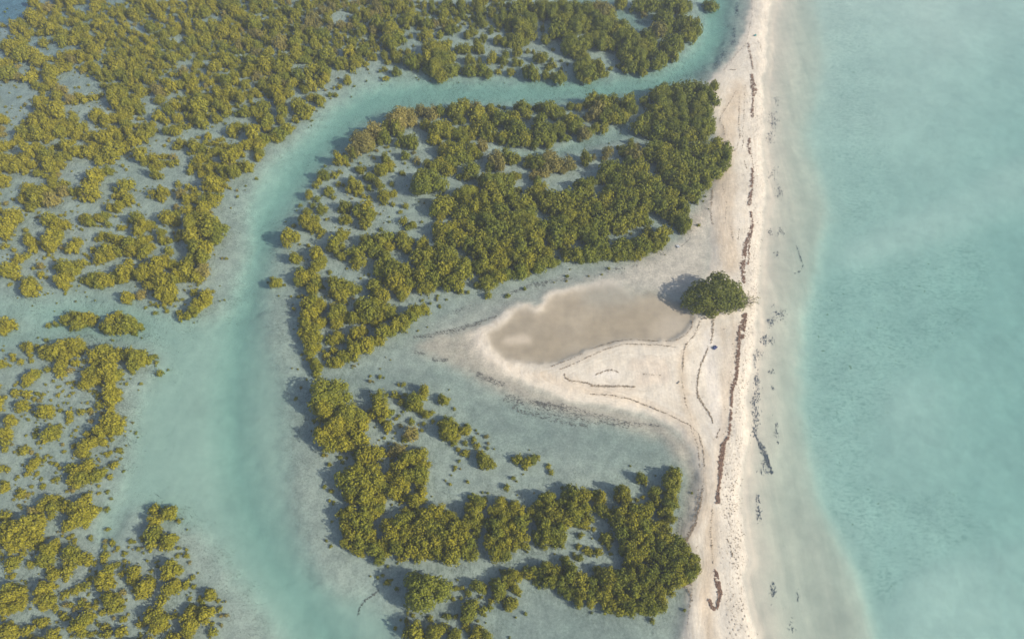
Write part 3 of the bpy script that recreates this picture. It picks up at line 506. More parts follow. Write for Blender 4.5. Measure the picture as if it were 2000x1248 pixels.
# ------------------------------------------------------------------ terrain mesh: one sheet to the horizon
def axis(a, b, step, far_a, far_b):
    core = np.arange(a, b + step / 2, step)
    def out(d, lim):
        r, q, s = [], 0.0, step
        while q < lim:
            s *= 1.35; q += s; r.append(q)
        return np.array(r)
    return np.concatenate([a - out(0, far_a)[::-1], core, b + out(0, far_b)])
xs = axis(-148, 148, 0.32, 2400, 2400)
ys = axis(4, 168, 0.32, 1500, 2800)
GX, GY = np.meshgrid(xs, ys)
gu, gv = project(GX, GY)
# break up the surveyed outlines at the scale of real shore edges
gu = gu + 4.5 * (vnoise(GX, GY, 3.1, 51) - .5) + 5 * (vnoise(GX, GY, 1.1, 52) - .5)
gv = gv + 4.5 * (vnoise(GX, GY, 3.1, 53) - .5) + 5 * (vnoise(GX, GY, 1.1, 54) - .5)
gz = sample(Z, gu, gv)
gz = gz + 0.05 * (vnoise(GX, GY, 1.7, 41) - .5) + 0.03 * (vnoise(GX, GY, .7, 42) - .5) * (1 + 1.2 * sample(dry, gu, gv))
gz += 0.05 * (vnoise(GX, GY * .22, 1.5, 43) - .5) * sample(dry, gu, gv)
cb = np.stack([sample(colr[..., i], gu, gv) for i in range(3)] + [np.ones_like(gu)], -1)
ny, nx = GX.shape
gm = bpy.data.meshes.new('ground')
gm.vertices.add(nx * ny)
gm.vertices.foreach_set('co', np.stack([GX, GY, gz], -1).astype(np.float32).ravel())
ii = (np.arange(ny - 1)[:, None] * nx + np.arange(nx - 1)[None, :]).ravel()
fq = np.stack([ii, ii + 1, ii + nx + 1, ii + nx], -1).astype(np.int32)
gm.loops.add(fq.size)
gm.loops.foreach_set('vertex_index', fq.ravel())
gm.polygons.add(len(fq))
gm.polygons.foreach_set('loop_start', np.arange(0, fq.size, 4, dtype=np.int32))
gm.polygons.foreach_set('loop_total', np.full(len(fq), 4, dtype=np.int32))
gm.polygons.foreach_set('use_smooth', np.ones(len(fq), bool))
gm.update(calc_edges=True)
at = gm.attributes.new('bed_color', 'FLOAT_COLOR', 'POINT')
at.data.foreach_set('color', cb.astype(np.float32).ravel())
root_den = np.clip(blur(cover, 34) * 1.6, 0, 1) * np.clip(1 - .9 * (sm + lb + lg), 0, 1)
for nm, R in (('dry', dry), ('seagrass', sg), ('flat', flat), ('roots', root_den), ('contour', contour), ('shelf', np.clip(sm - sh, 0, 1))):
    a = gm.attributes.new(nm, 'FLOAT', 'POINT')
    a.data.foreach_set('value', sample(R, gu, gv).astype(np.float32).ravel())

gmat, nt, out = new_mat('tidal sand and mud')
def attr(nt, nm):
    n = N(nt, 'ShaderNodeAttribute', attribute_name=nm)
    return n
P = N(nt, 'ShaderNodeNewGeometry').outputs['Position']
c = attr(nt, 'bed_color').outputs['Color']
dryA, sgA, flA, rtA, shA = (attr(nt, q).outputs['Fac'] for q in ('dry', 'seagrass', 'flat', 'roots', 'shelf'))
def mapped(nt, vec, sx, sy, rot=0.0):
    m = N(nt, 'ShaderNodeMapping')
    m.inputs['Scale'].default_value = (sx, sy, 1)
    m.inputs['Rotation'].default_value = (0, 0, rot)
    nt.links.new(vec, m.inputs['Vector'])
    return m.outputs[0]
n_big = noise(nt, P, 0.09, 3, .6)
n_mid = noise(nt, P, 0.55, 4, .65)
n_fine = noise(nt, P, 3.2, 2, .7)
c = mix(nt, 1.0, c, ramp(nt, n_big, .25, .75, (.88, .89, .90, 1), (1.1, 1.09, 1.08, 1)), 'MULTIPLY')
fl = math_n(nt, 'ADD', flA, 0.38)
c = mix(nt, fl, c, mix(nt, 1.0, c, ramp(nt, n_mid, .34, .66, (.80, .81, .82, 1), (1.13, 1.13, 1.12, 1)), 'MULTIPLY'))
c = mix(nt, math_n(nt, 'MULTIPLY', flA, .8), c, mix(nt, 1.0, c, ramp(nt, n_fine, .33, .67, (.78, .79, .78, 1), (1.14, 1.14, 1.13, 1)), 'MULTIPLY'))
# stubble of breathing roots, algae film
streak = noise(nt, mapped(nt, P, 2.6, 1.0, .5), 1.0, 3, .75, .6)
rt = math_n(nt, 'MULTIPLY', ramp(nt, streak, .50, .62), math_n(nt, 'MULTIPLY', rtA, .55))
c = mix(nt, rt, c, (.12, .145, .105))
# sea-grass flecks
f1 = noise(nt, mapped(nt, P, 1.3, 2.6, .35), 1.0, 3, .72, .4)
f2 = noise(nt, P, 0.22, 3, .6)
sgm = math_n(nt, 'MULTIPLY', ramp(nt, f1, .47, .64), math_n(nt, 'MULTIPLY', sgA, ramp(nt, f2, .3, .62, (.35, .35, .35, 1))))
c = mix(nt, math_n(nt, 'MULTIPLY', sgm, .46), c, (.20, .26, .22))
f3 = noise(nt, P, 1.1, 2, .5)
c = mix(nt, math_n(nt, 'MULTIPLY', ramp(nt, f3, .70, .76), math_n(nt, 'MULTIPLY', sgA, .6)), c, (.13, .17, .07))
# current streaks along the shelf
f4 = noise(nt, mapped(nt, P, .34, .035, .06), 1.0, 4, .6, .5)
c = mix(nt, math_n(nt, 'MULTIPLY', shA, .9), c, mix(nt, 1.0, c, ramp(nt, f4, .3, .7, (.82, .85, .84, 1), (1.1, 1.08, 1.05, 1)), 'MULTIPLY'))
# tide combing and grain on the dry beach
cmb = N(nt, 'ShaderNodeCombineXYZ')
nt.links.new(math_n(nt, 'MULTIPLY', attr(nt, 'contour').outputs['Fac'], 34.0), cmb.inputs[0])
nt.links.new(math_n(nt, 'MULTIPLY', noise(nt, P, .11, 1, .5), 6.0), cmb.inputs[1])
f5 = noise(nt, cmb.outputs[0], 1.0, 3, .65, .3)
c = mix(nt, dryA, c, mix(nt, 1.0, c, ramp(nt, f5, .34, .64, (.915, .885, .845, 1), (1.03, 1.03, 1.03, 1)), 'MULTIPLY'))
f6 = noise(nt, P, 2.2, 3, .75)
c = mix(nt, dryA, c, mix(nt, 1.0, c, ramp(nt, f6, .32, .62, (.94, .93, .915, 1), (1.03, 1.03, 1.03, 1)), 'MULTIPLY'))
bs = N(nt, 'ShaderNodeBsdfPrincipled')
bs.inputs['Roughness'].default_value = .95
bs.inputs['Specular IOR Level'].default_value = .15
nt.links.new(c, bs.inputs['Base Color'])
bmp = N(nt, 'ShaderNodeBump')
bmp.inputs['Distance'].default_value = .25
nt.links.new(math_n(nt, 'MULTIPLY_ADD', dryA, .22), bmp.inputs['Strength']); nt.nodes[-1].inputs[2].default_value = .10
hs = math_n(nt, 'ADD', math_n(nt, 'MULTIPLY', noise(nt, P, 2.6, 2, .7), .6), math_n(nt, 'MULTIPLY', noise(nt, mapped(nt, P, 1.6, .3, .03), 1.0, 1, .6), .5))
nt.links.new(hs, bmp.inputs['Height'])
nt.links.new(bmp.outputs[0], bs.inputs['Normal'])
nt.links.new(bs.outputs[0], out.inputs['Surface'])
gm.materials.append(gmat)
ground = bpy.data.objects.new('ground', gm)
COL.objects.link(ground)
tag(ground, 'pale sandbar, spit and submerged tidal flats', 'ground', kind='structure')

# ------------------------------------------------------------------ water: clear body with real absorption over the bed
wm, nt, out = new_mat('shallow sea water')
fr_n = N(nt, 'ShaderNodeFresnel')
# the surface is drawn unrefracted, so light leaving the water uses the same reflectance as light entering it
bf = N(nt, 'ShaderNodeNewGeometry').outputs['Backfacing']
nt.links.new(math_n(nt, 'SUBTRACT', 1.33, math_n(nt, 'MULTIPLY', bf, 1.33 - 1 / 1.33)), fr_n.inputs['IOR'])
tr = N(nt, 'ShaderNodeBsdfTransparent')
gl = N(nt, 'ShaderNodeBsdfGlossy'); gl.inputs['Roughness'].default_value = .12
P = N(nt, 'ShaderNodeNewGeometry').outputs['Position']
wb = N(nt, 'ShaderNodeBump'); wb.inputs['Strength'].default_value = .12; wb.inputs['Distance'].default_value = .2
nt.links.new(noise(nt, P, 1.6, 3, .6), wb.inputs['Height'])
nt.links.new(wb.outputs[0], gl.inputs['Normal'])
ms = N(nt, 'ShaderNodeMixShader')
nt.links.new(fr_n.outputs[0], ms.inputs[0]); nt.links.new(tr.outputs[0], ms.inputs[1]); nt.links.new(gl.outputs[0], ms.inputs[2])
nt.links.new(ms.outputs[0], out.inputs['Surface'])
va = N(nt, 'ShaderNodeVolumeAbsorption')
va.inputs['Color'].default_value = (.05, .57, .57, 1)
va.inputs['Density'].default_value = .28
nt.links.new(va.outputs[0], out.inputs['Volume'])
X0, X1, Y0, Y1 = xs[0] + 5, xs[-1] - 5, ys[0] + 5, ys[-1] - 5
wv = [(X0, Y0, -4), (X1, Y0, -4), (X1, Y1, -4), (X0, Y1, -4), (X0, Y0, 0), (X1, Y0, 0), (X1, Y1, 0), (X0, Y1, 0)]
water = mesh_obj('sea_water', wv, [(3, 2, 1, 0), (4, 5, 6, 7), (0, 1, 5, 4), (1, 2, 6, 5), (2, 3, 7, 6), (3, 0, 4, 7)], wm)
tag(water, 'clear turquoise shallow sea and tidal channel water', 'water', kind='structure')

# ------------------------------------------------------------------ haze
hm, nt, out = new_mat('pale morning haze')
pv = N(nt, 'ShaderNodeVolumePrincipled')
pv.inputs['Color'].default_value = (.80, .88, 1.0, 1)
pv.inputs['Density'].default_value = 0.00065
pv.inputs['Anisotropy'].default_value = 0.1
nt.links.new(pv.outputs[0], out.inputs['Volume'])
hx0, hx1, hy0, hy1, hz0, hz1 = xs[0] - 20, xs[-1] + 20, ys[0] - 20, ys[-1] + 20, -5.5, CAM_H + 6
hv = [(x, y, z) for z in (hz0, hz1) for x, y in ((hx0, hy0), (hx1, hy0), (hx1, hy1), (hx0, hy1))]
haze = mesh_obj('haze', hv, [(3, 2, 1, 0), (4, 5, 6, 7), (0, 1, 5, 4), (1, 2, 6, 5), (2, 3, 7, 6), (3, 0, 4, 7)], hm)
tag(haze, 'thin pale haze in the air over the mangroves', 'haze', kind='stuff')

# ------------------------------------------------------------------ foliage materials
def leaf_mat(name, lush, sunny, withered=None):
    m, nt, out = new_mat(name)
    geo = N(nt, 'ShaderNodeNewGeometry')
    oi = N(nt, 'ShaderNodeObjectInfo')
    P = geo.outputs['Position']
    sx = N(nt, 'ShaderNodeSeparateXYZ'); nt.links.new(P, sx.inputs[0])
    # stands by the open beach grow greener, those on the salty inner flats yellower
    zone = math_n(nt, 'MULTIPLY_ADD', sx.outputs[0], -0.006); nt.nodes[-1].inputs[2].default_value = .40
    zone = math_n(nt, 'ADD', zone, math_n(nt, 'MULTIPLY_ADD', sx.outputs[1], -0.003)); nt.nodes[-2].inputs[2].default_value = .21
    zone = math_n(nt, 'ADD', zone, math_n(nt, 'MULTIPLY', math_n(nt, 'SUBTRACT', noise(nt, P, .10, 3, .6), .5), 1.5))
    zone = math_n(nt, 'ADD', zone, math_n(nt, 'MULTIPLY', math_n(nt, 'SUBTRACT', oi.outputs['Random'], .5), .9), clamp=True)
    c = mix(nt, zone, lush, sunny)
    rnd = geo.outputs['Random Per Island']
    c = mix(nt, 1.0, c, ramp(nt, rnd, 0, 1, (.50, .54, .48, 1), (1.62, 1.55, 1.4, 1)), 'MULTIPLY')
    d = N(nt, 'ShaderNodeBsdfPrincipled')
    d.inputs['Roughness'].default_value = .6
    d.inputs['Specular IOR Level'].default_value = .25
    nt.links.new(c, d.inputs['Base Color'])
    t = N(nt, 'ShaderNodeBsdfTranslucent')
    nt.links.new(c, t.inputs['Color'])
    s = N(nt, 'ShaderNodeMixShader'); s.inputs[0].default_value = .22
    nt.links.new(d.outputs[0], s.inputs[1]); nt.links.new(t.outputs[0], s.inputs[2])
    nt.links.new(s.outputs[0], out.inputs['Surface'])
    return m
LEAF = leaf_mat('mangrove leaves', (.158, .180, .016), (.272, .248, .014))
LEAF_DARK = leaf_mat('dark beach tree leaves', (.100, .118, .014), (.165, .165, .018))
LEAF_DRY = leaf_mat('withering mangrove leaves', (.20, .185, .05), (.28, .235, .06))
bark, nt, out = new_mat('grey mangrove bark')
P = N(nt, 'ShaderNodeNewGeometry').outputs['Position']
b = N(nt, 'ShaderNodeBsdfPrincipled'); b.inputs['Roughness'].default_value = .9
nt.links.new(mix(nt, noise(nt, P, 4, 4, .6), (.14, .115, .09), (.30, .26, .21)), b.inputs['Base Color'])
nt.links.new(b.outputs[0], out.inputs['Surface'])

# ------------------------------------------------------------------ crown meshes (unit radius, unit height)
def make_lobes(r, n_out, n_up):
    L = [(r.uniform(-.12, .12), r.uniform(-.12, .12), .38, .50)]
    a0 = r.random() * 6.28
    for i in range(n_out):
        a = a0 + 6.283 * i / n_out + r.uniform(-.3, .3)
        d = r.uniform(.42, .78)
        L.append((d * math.cos(a), d * math.sin(a), r.uniform(.16, .48), r.uniform(.20, .40)))
    for i in range(n_up):
        a = r.random() * 6.28
        d = r.uniform(.08, .45)
        L.append((d * math.cos(a), d * math.sin(a), r.uniform(.46, .74), r.uniform(.18, .34)))
    return L


def crown_mesh(name, seed, lobes, tr_, n_try, mat, leaves=8, loose=0.0):
    r = np.random.default_rng(seed)
    L = np.array(lobes, float)
    w = L[:, 3] ** 2
    k = r.choice(len(L), n_try, p=w / w.sum())
    d = r.normal(size=(n_try, 3)); d /= np.linalg.norm(d, axis=1)[:, None]
    d[:, 2] = np.where(d[:, 2] < -.35, -d[:, 2], d[:, 2])
    p = L[k, :3] + d * L[k, 3:4]
    keep = p[:, 2] > .05
    for j in range(len(L)):
        keep &= (np.linalg.norm(p - L[j, :3], axis=1) > L[j, 3] * .93) | (k == j)
    p, d = p[keep], d[keep]
    # Poisson thinning
    sel, grid = [], {}
    for i in range(len(p)):
        c = tuple((p[i] // (tr_ * 1.23)).astype(int))
        ok = True
        for a in (-1, 0, 1):
            for b_ in (-1, 0, 1):
                for e in (-1, 0, 1):
                    for q in grid.get((c[0] + a, c[1] + b_, c[2] + e), ()):
                        if np.sum((p[q] - p[i]) ** 2) < (tr_ * 1.22) ** 2: ok = False
        if ok:
            grid.setdefault(c, []).append(i); sel.append(i)
    p, d = p[sel], d[sel]
    n = len(p)
    p = p + d * (r.random((n, 1)) - .40) * tr_ * (1.7 + loose)
    up = np.array([0, 0, 1.0])
    nrm = d * .75 + up * .45 + r.normal(size=(n, 3)) * .12
    nrm /= np.linalg.norm(nrm, axis=1)[:, None]
    t1 = np.cross(nrm, r.normal(size=(n, 3))); t1 /= np.linalg.norm(t1, axis=1)[:, None]
    t2 = np.cross(nrm, t1)
    Q = []
    for j in range(leaves):
        a = 6.283 * j / (leaves - 1) + r.random(n) * .9
        top = (j == leaves - 1)
        rad = (0.10 if top else .62) * tr_
        td = t1 * np.cos(a)[:, None] + t2 * np.sin(a)[:, None]
        ctr = p + td * rad + nrm * (tr_ * (.34 if top else 0.02) + (r.random((n, 1)) - .5) * tr_ * .5)
        ln = nrm + td * (0 if top else 1.0) * r.uniform(.3, 1.3, (n, 1)) + r.normal(size=(n, 3)) * .22
        ln /= np.linalg.norm(ln, axis=1)[:, None]
        e1 = np.cross(ln, td + .01); e1 /= np.linalg.norm(e1, axis=1)[:, None]
        e2 = np.cross(ln, e1)
        s1 = (tr_ * r.uniform(.22, .40, n))[:, None]
        s2 = (tr_ * r.uniform(.38, .66, n))[:, None]
        Q.append(np.stack([ctr - e2 * s2, ctr + e1 * s1, ctr + e2 * s2, ctr - e1 * s1], 1))
    Q = np.concatenate(Q)
    # inner foliage of every limb
    core = []
    NS, NR = 9, 5
    for (x, y, z, rr) in L:
        rr *= .76 - .2 * loose
        ang = np.linspace(0, 6.283185, NS + 1)
        th = np.linspace(.02, 2.1, NR + 1)
        jit = r.uniform(.86, 1.08, (NR + 1, NS + 1)); jit[:, -1] = jit[:, 0]
        X = x + rr * jit * np.sin(th)[:, None] * np.cos(ang)[None, :]
        Y = y + rr * jit * np.sin(th)[:, None] * np.sin(ang)[None, :]
        Zc = np.maximum(z + rr * jit * np.cos(th)[:, None], .03)
        G = np.stack([X, Y, Zc], -1)
        for i in range(NR):
            for j in range(NS):
                core.append([G[i, j], G[i + 1, j], G[i + 1, j + 1], G[i, j + 1]])
    Q = np.concatenate([Q, np.array(core)])
    flat_ = Q.reshape(-1, 3)
    R = np.percentile(np.hypot(flat_[:, 0], flat_[:, 1]), 98)
    H = np.percentile(flat_[:, 2], 99.5)
    Q = Q / np.array([R, R, H])
    return quads_mesh(name, Q, mat)


VARS = []   # (class, withered, mesh)
lr = random.Random(5)
for i in range(4):
    VARS.append(('big', False, crown_mesh('crown', 100 + i, make_lobes(lr, 9, 6), .074, 12000, LEAF, 8)))
for i in range(2):
    VARS.append(('big', True, crown_mesh('crown', 140 + i, make_lobes(lr, 9, 6), .074, 12000, LEAF_DRY, 8, .5)))
for i in range(7):
    VARS.append(('mid', False, crown_mesh('crown', 200 + i, make_lobes(lr, 6 + i % 3, 3), .138, 4600, LEAF, 8)))
for i in range(3):
    VARS.append(('mid', True, crown_mesh('crown', 240 + i, make_lobes(lr, 7, 3), .138, 4600, LEAF_DRY, 8, .5)))
for i in range(5):
    VARS.append(('small', False, crown_mesh('crown', 300 + i, make_lobes(lr, 4 + i % 3, 1 + i % 2), .25, 1300, LEAF, 8)))
for i in range(2):
    VARS.append(('small', True, crown_mesh('crown', 340 + i, make_lobes(lr, 5, 2), .25, 1300, LEAF_DRY, 8, .4)))


def tube(V, F, pts, rads, ns=6):
    base = len(V)
    pts = [Vector(p) for p in pts]
    for i, p in enumerate(pts):
        d = (pts[min(i + 1, len(pts) - 1)] - pts[max(i - 1, 0)]).normalized()
        a = d.orthogonal().normalized(); b_ = d.cross(a)
        for j in range(ns):
            t = 6.283185 * j / ns
            V.append(tuple(p + (a * math.cos(t) + b_ * math.sin(t)) * rads[i]))
    for i in range(len(pts) - 1):
        for j in range(ns):
            F.append((base + i * ns + j, base + i * ns + (j + 1) % ns, base + (i + 1) * ns + (j + 1) % ns, base + (i + 1) * ns + j))
    F.append(tuple(base + (len(pts) - 1) * ns + j for j in range(ns)))


def trunk_mesh(seed):
    r = random.Random(seed)
    V, F = [], []
    for k in range(5):
        a = k * 1.257 + r.uniform(-.4, .4)
        ca, sa = math.cos(a), math.sin(a)
        e = r.uniform(.35, .55)
        tube(V, F, [(.03 * ca, .03 * sa, -.12), (.09 * ca, .09 * sa, .1), (.24 * ca, .24 * sa, .30), (e * ca, e * sa, r.uniform(.45, .6))], [.055, .045, .033, .015])
        a2 = a + r.uniform(.3, .7)
        tube(V, F, [(.15 * ca, .15 * sa, .18), (.35 * math.cos(a2), .35 * math.sin(a2), .40), (.5 * math.cos(a2), .5 * math.sin(a2), .52)], [.03, .022, .01], 5)
    me = bpy.data.meshes.new('trunk')
    me.from_pydata(V, [], F); me.materials.append(bark); me.update()
    return me
TRUNKS = [trunk_mesh(i) for i in range(4)]

# ------------------------------------------------------------------ place the trees
def tree_world(u, v, r):
    _, _, t = unproject(u, v, 1.0)
    R = r * t / FPX
    q = min(1, R / 1.9)
    h = .95 * R + 1.4 * q * q * (3 - 2 * q) + .12
    x, y, _ = unproject(u, v, .45 * h)
    return float(x), float(y), float(R * (1.09 if R > 2.3 else 1.03)), float(h)


def base_z(u, v):
    return float(sample(Z, np.array([u]), np.array([v]))[0])


def pick(R, w, rr):
    cl = 'big' if R > 2.3 else 'mid' if R > .95 else 'small'
    c = [i for i, q in enumerate(VARS) if q[0] == cl and q[1] == w]
    return rr.choice(c)

# hand-written labels for crowns one can point at
SINGLES = [
 (833, 353, 'large round mangrove alone on the pale flat inside the channel bend', None),
 (828, 1154, 'largest lone round mangrove, below the thick southern stand', None),
 (643, 769, 'big domed mangrove heading the clump at the channel, opposite the spit tip', None),
 (637, 799, 'broad mangrove in the middle of the channel-side clump opposite the spit tip', None),
 (680, 813, 'bright mangrove on the right shoulder of the channel-side clump opposite the spit', None),
 (660, 833, 'lowest broad mangrove of the channel-side clump opposite the spit tip', None),
 (780, 230, 'wide tan topped mangrove at the outer curve of the channel bend', None),
 (707, 273, 'long withered tan mangrove sloping along the inner bank of the channel bend', None),
 (563, 459, 'lone round mangrove standing nearest the channel narrows, left of the flat', None),
 (538, 549, 'small lone bush in the shallows left of the long channel-side belt', None),
 (792, 302, 'small upright columnar bush with a visible stem on the pale flat', None),
 (803, 275, 'oval low mangrove above the small columnar bush', None),
 (741, 799, 'double domed bright mangrove right of the big channel-side clump', None),
 (866, 780, 'solitary small upright bush above the dark pool near the spit', None),
 (85, 803, 'bright yellow round bush alone on the lower left flat', None),
 (40, 791, 'small round green bush left of the bright yellow round bush', None),
 (308, 725, 'tiny lone bush in open water right of the left promontory', None),
 (1252, 932, 'short bush alone in the cove left of the tall southern finger of trees', None),
 (952, 900, 'bushy mangrove lowest of the scattered shrubs over the southern flat', None),
 (691, 357, 'round bush in the middle of the shrub-dotted flat beside the channel', None),
 (653, 472, 'tall round mangrove heading the row on the flat right of the narrows', None),
 (300, 995, 'upper left bush of the four-bush islet in the wide lower channel', None),
 (327, 999, 'upper right bush of the four-bush islet in the wide lower channel', None),
 (297, 1045, 'lower left bush of the four-bush islet in the wide lower channel', None),
 (325, 1055, 'lower right bush of the four-bush islet in the wide lower channel', None),
 (408, 1162, 'lone round bush farthest right on the lower left shoal', None),
 (413, 1234, 'small round bush at the bottom edge, right end of the lower left shoal', None),
 (713, 406, 'round bush in the gap between flat shrubs and dense central stand', None),
 (953, 574, 'small round bush just off the lower edge of the central stand', None),
 (678, 153, 'small solitary bush on the sandy outer bank of the channel', None),
]
ZONES = [  # name, x0, x1, y0, y1
 ('dark stand against the beach', 1228, 1460, 150, 402),
 ('upper stand above the channel', 740, 1400, -100, 160),
 ('belt on the inner channel bank', 640, 1250, 160, 292),
 ('southern thicket beside the beach', 1180, 1400, 900, 1248),
 ('southern hedge below the thicket', 1010, 1200, 1080, 1248),
 ('southern stand, right half', 930, 1180, 860, 1110),
 ('southern stand, left half', 640, 930, 860, 1110),
 ('clump opposite the spit tip', 590, 740, 725, 880),
 ('long belt facing the channel', 560, 850, 475, 735),
 ('central stand, left third', 720, 935, 285, 620),
 ('central stand, middle third', 935, 1130, 285, 620),
 ('central stand, right third', 1130, 1362, 285, 620),
 ('shrubby flat beside the channel', 500, 860, 230, 480),
 ('promontory on the left bank', 250, 460, 400, 620),
 ('lower left shoal', -60, 460, 560, 1260),
 ('far left forest', -60, 760, -100, 560),
 ('bottom edge shrubs', 740, 1040, 1080, 1260),
 ('flat above the southern stand', 700, 1100, 740, 960),
]
ROWW, COLW = ['top', 'upper', 'lower', 'bottom'], ['far left', 'left', 'right', 'far right']
forced = {}
for (su, sv, lab, _) in SINGLES:
    i = min(range(n_survey), key=lambda q: math.hypot(trees[q][0] - su, trees[q][1] - sv) - .15 * trees[q][2])
    if i not in forced: forced[i] = lab
vis = [i for i, t in enumerate(trees) if -5 < t[0] < 1460 and -5 < t[1] < 1253 and i not in forced]
vis.sort(key=lambda i: -trees[i][2])
indiv = list(forced) + vis[:297 - len(forced)]
indiv_set = set(indiv)
zone_of, zbox = {}, {}
for i in indiv:
    u, v, r, w = trees[i]
    for z in ZONES:
        if z[1] <= u <= z[2] and z[3] <= v <= z[4]:
            zone_of[i] = z[0]; break
    else: zone_of[i] = 'outlying shoal'
    if i not in forced: zbox.setdefault(zone_of[i], []).append((u, v))
tr_r = random.Random(99)
def add_tree(u, v, r, w, label, group, mesh=None, scl=None):
    x, y, R, h = tree_world(u, v, r)
    if scl: sx_, sy_, h = scl
    else: sx_, sy_ = R * tr_r.uniform(.88, 1.16), R * tr_r.uniform(.88, 1.16)
    e = bpy.data.objects.new('mangrove_tree', None)
    e.empty_display_size = .5
    e.location = (x, y, max(base_z(u, v), -1.2) * .9)
    e.rotation_euler = (0, 0, 0 if scl else tr_r.uniform(0, 6.28))
    COL.objects.link(e)
    tag(e, label, 'tree', group)
    me = mesh or VARS[pick(R, w, tr_r)][2]
    cr = bpy.data.objects.new('crown', me)
    cr.scale = (sx_, sy_, h)
    tk = bpy.data.objects.new('trunk', tr_r.choice(TRUNKS))
    tk.scale = (min(sx_, sy_), min(sx_, sy_), h * .9)
    for o in (cr, tk):
        COL.objects.link(o); o.parent = e
    return e
cellmates = {}
for i in indiv:
    if i in forced: continue
    u, v, r, w = trees[i]
    a = np.array(zbox[zone_of[i]])
    lo, hi = a.min(0), a.max(0) + 1e-3
    cx = min(3, int(4 * (u - lo[0]) / (hi[0] - lo[0]))); cy = min(3, int(4 * (v - lo[1]) / (hi[1] - lo[1])))
    cellmates.setdefault((zone_of[i], cy, cx, w), []).append(i)
ORD = {1: [''], 2: ['left hand', 'right hand'], 3: ['left hand', 'middle', 'right hand'], 4: ['leftmost', 'left middle', 'right middle', 'rightmost']}
ORD5 = ['leftmost', 'second', 'third', 'fourth', 'fifth', 'sixth', 'seventh', 'eighth', 'ninth', 'tenth']
for (zn, cy, cx, w), mem in cellmates.items():
    mem.sort(key=lambda i: trees[i][0])
    for k, i in enumerate(mem):
        u, v, r, _w = trees[i]
        od = ORD[len(mem)][k] if len(mem) <= 4 else ORD5[min(k, 9)] + ('' if k == 0 else ' from left')
        lab = ' '.join(('%s %s mangrove, %s %s of the %s' % (od, 'tan' if w else 'olive', ROWW[cy], COLW[cx], zn)).split())
        add_tree(u, v, r, w, lab, 'mangroves of the ' + zn)
for i in forced:
    u, v, r, w = trees[i]
    add_tree(u, v, r, w, forced[i], None)

# the big tree alone on the beach
bl = [(-.66, -.16, .30, .30), (-.80, -.30, .18, .18), (-.40, .20, .40, .30), (-.62, .14, .26, .18), (-.30, -.34, .40, .36), (-.08, .06, .50, .40), (.10, .42, .52, .30), (.16, .72, .42, .22), (.26, .60, .58, .2), (.36, -.02, .46, .40),
      (.60, .24, .38, .30), (.80, .10, .26, .2), (.68, -.22, .30, .30), (.16, -.42, .34, .34), (.46, -.46, .26, .26), (-.54, -.52, .20, .22), (-.22, .46, .34, .20), (-.10, -.68, .18, .22), (.02, -.12, .68, .28), (.32, .22, .70, .24), (-.32, -.06, .60, .24), (.84, -.36, .18, .16)]
lone_me = crown_mesh('crown', 901, bl, .052, 26000, LEAF_DARK, 8, .5)
LX, LY, LT = unproject(1394, 573, 2.4)
lone = add_tree(1394, 573, 62, False, 'large spreading dark green tree standing alone on the open sand', None, lone_me, (5.7, 4.6, 5.0))
lone.location = (float(LX), float(LY), .25)

# ------------------------------------------------------------------ the remaining, smaller mangroves as one mass
rest = [i for i in range(len(trees)) if i not in indiv_set]
pts, vi, scl, rot = [], [], [], []
for i in rest:
    u, v, r, w = trees[i]
    x, y, R, h = tree_world(u, v, r)
    pts.append((x, y, max(base_z(u, v), -1.0) * .9))
    vi.append(pick(R, w, tr_r))
    scl.append((R * tr_r.uniform(.8, 1.25), R * tr_r.uniform(.8, 1.25), h * tr_r.uniform(.75, 1.2)))
    rot.append((0, 0, tr_r.uniform(0, 6.28)))
pm = bpy.data.meshes.new('mangrove_thicket')
pm.from_pydata(pts, [], [])
a = pm.attributes.new('vi', 'INT', 'POINT'); a.data.foreach_set('value', vi)
a = pm.attributes.new('scl', 'FLOAT_VECTOR', 'POINT'); a.data.foreach_set('vector', np.array(scl, np.float32).ravel())
a = pm.attributes.new('rotv', 'FLOAT_VECTOR', 'POINT'); a.data.foreach_set('vector', np.array(rot, np.float32).ravel())
pm.materials.append(LEAF)
thicket = bpy.data.objects.new('mangrove_thicket', pm)
COL.objects.link(thicket)
tag(thicket, 'smaller olive mangroves, shrubs and seedlings over the tidal flats', 'mangroves', kind='stuff')
gt = bpy.data.node_groups.new('thicket', 'GeometryNodeTree')
gt.interface.new_socket('Geometry', in_out='INPUT', socket_type='NodeSocketGeometry')
gt.interface.new_socket('Geometry', in_out='OUTPUT', socket_type='NodeSocketGeometry')
gi, go = gt.nodes.new('NodeGroupInput'), gt.nodes.new('NodeGroupOutput')
jn = gt.nodes.new('GeometryNodeJoinGeometry')
def gattr(nm, typ):
    n = gt.nodes.new('GeometryNodeInputNamedAttribute'); n.data_type = typ; n.inputs[0].default_value = nm
    return n.outputs[0]
aV, aS, aR = gattr('vi', 'INT'), gattr('scl', 'FLOAT_VECTOR'), gattr('rotv', 'FLOAT_VECTOR')
etr = gt.nodes.new('FunctionNodeEulerToRotation'); gt.links.new(aR, etr.inputs[0])
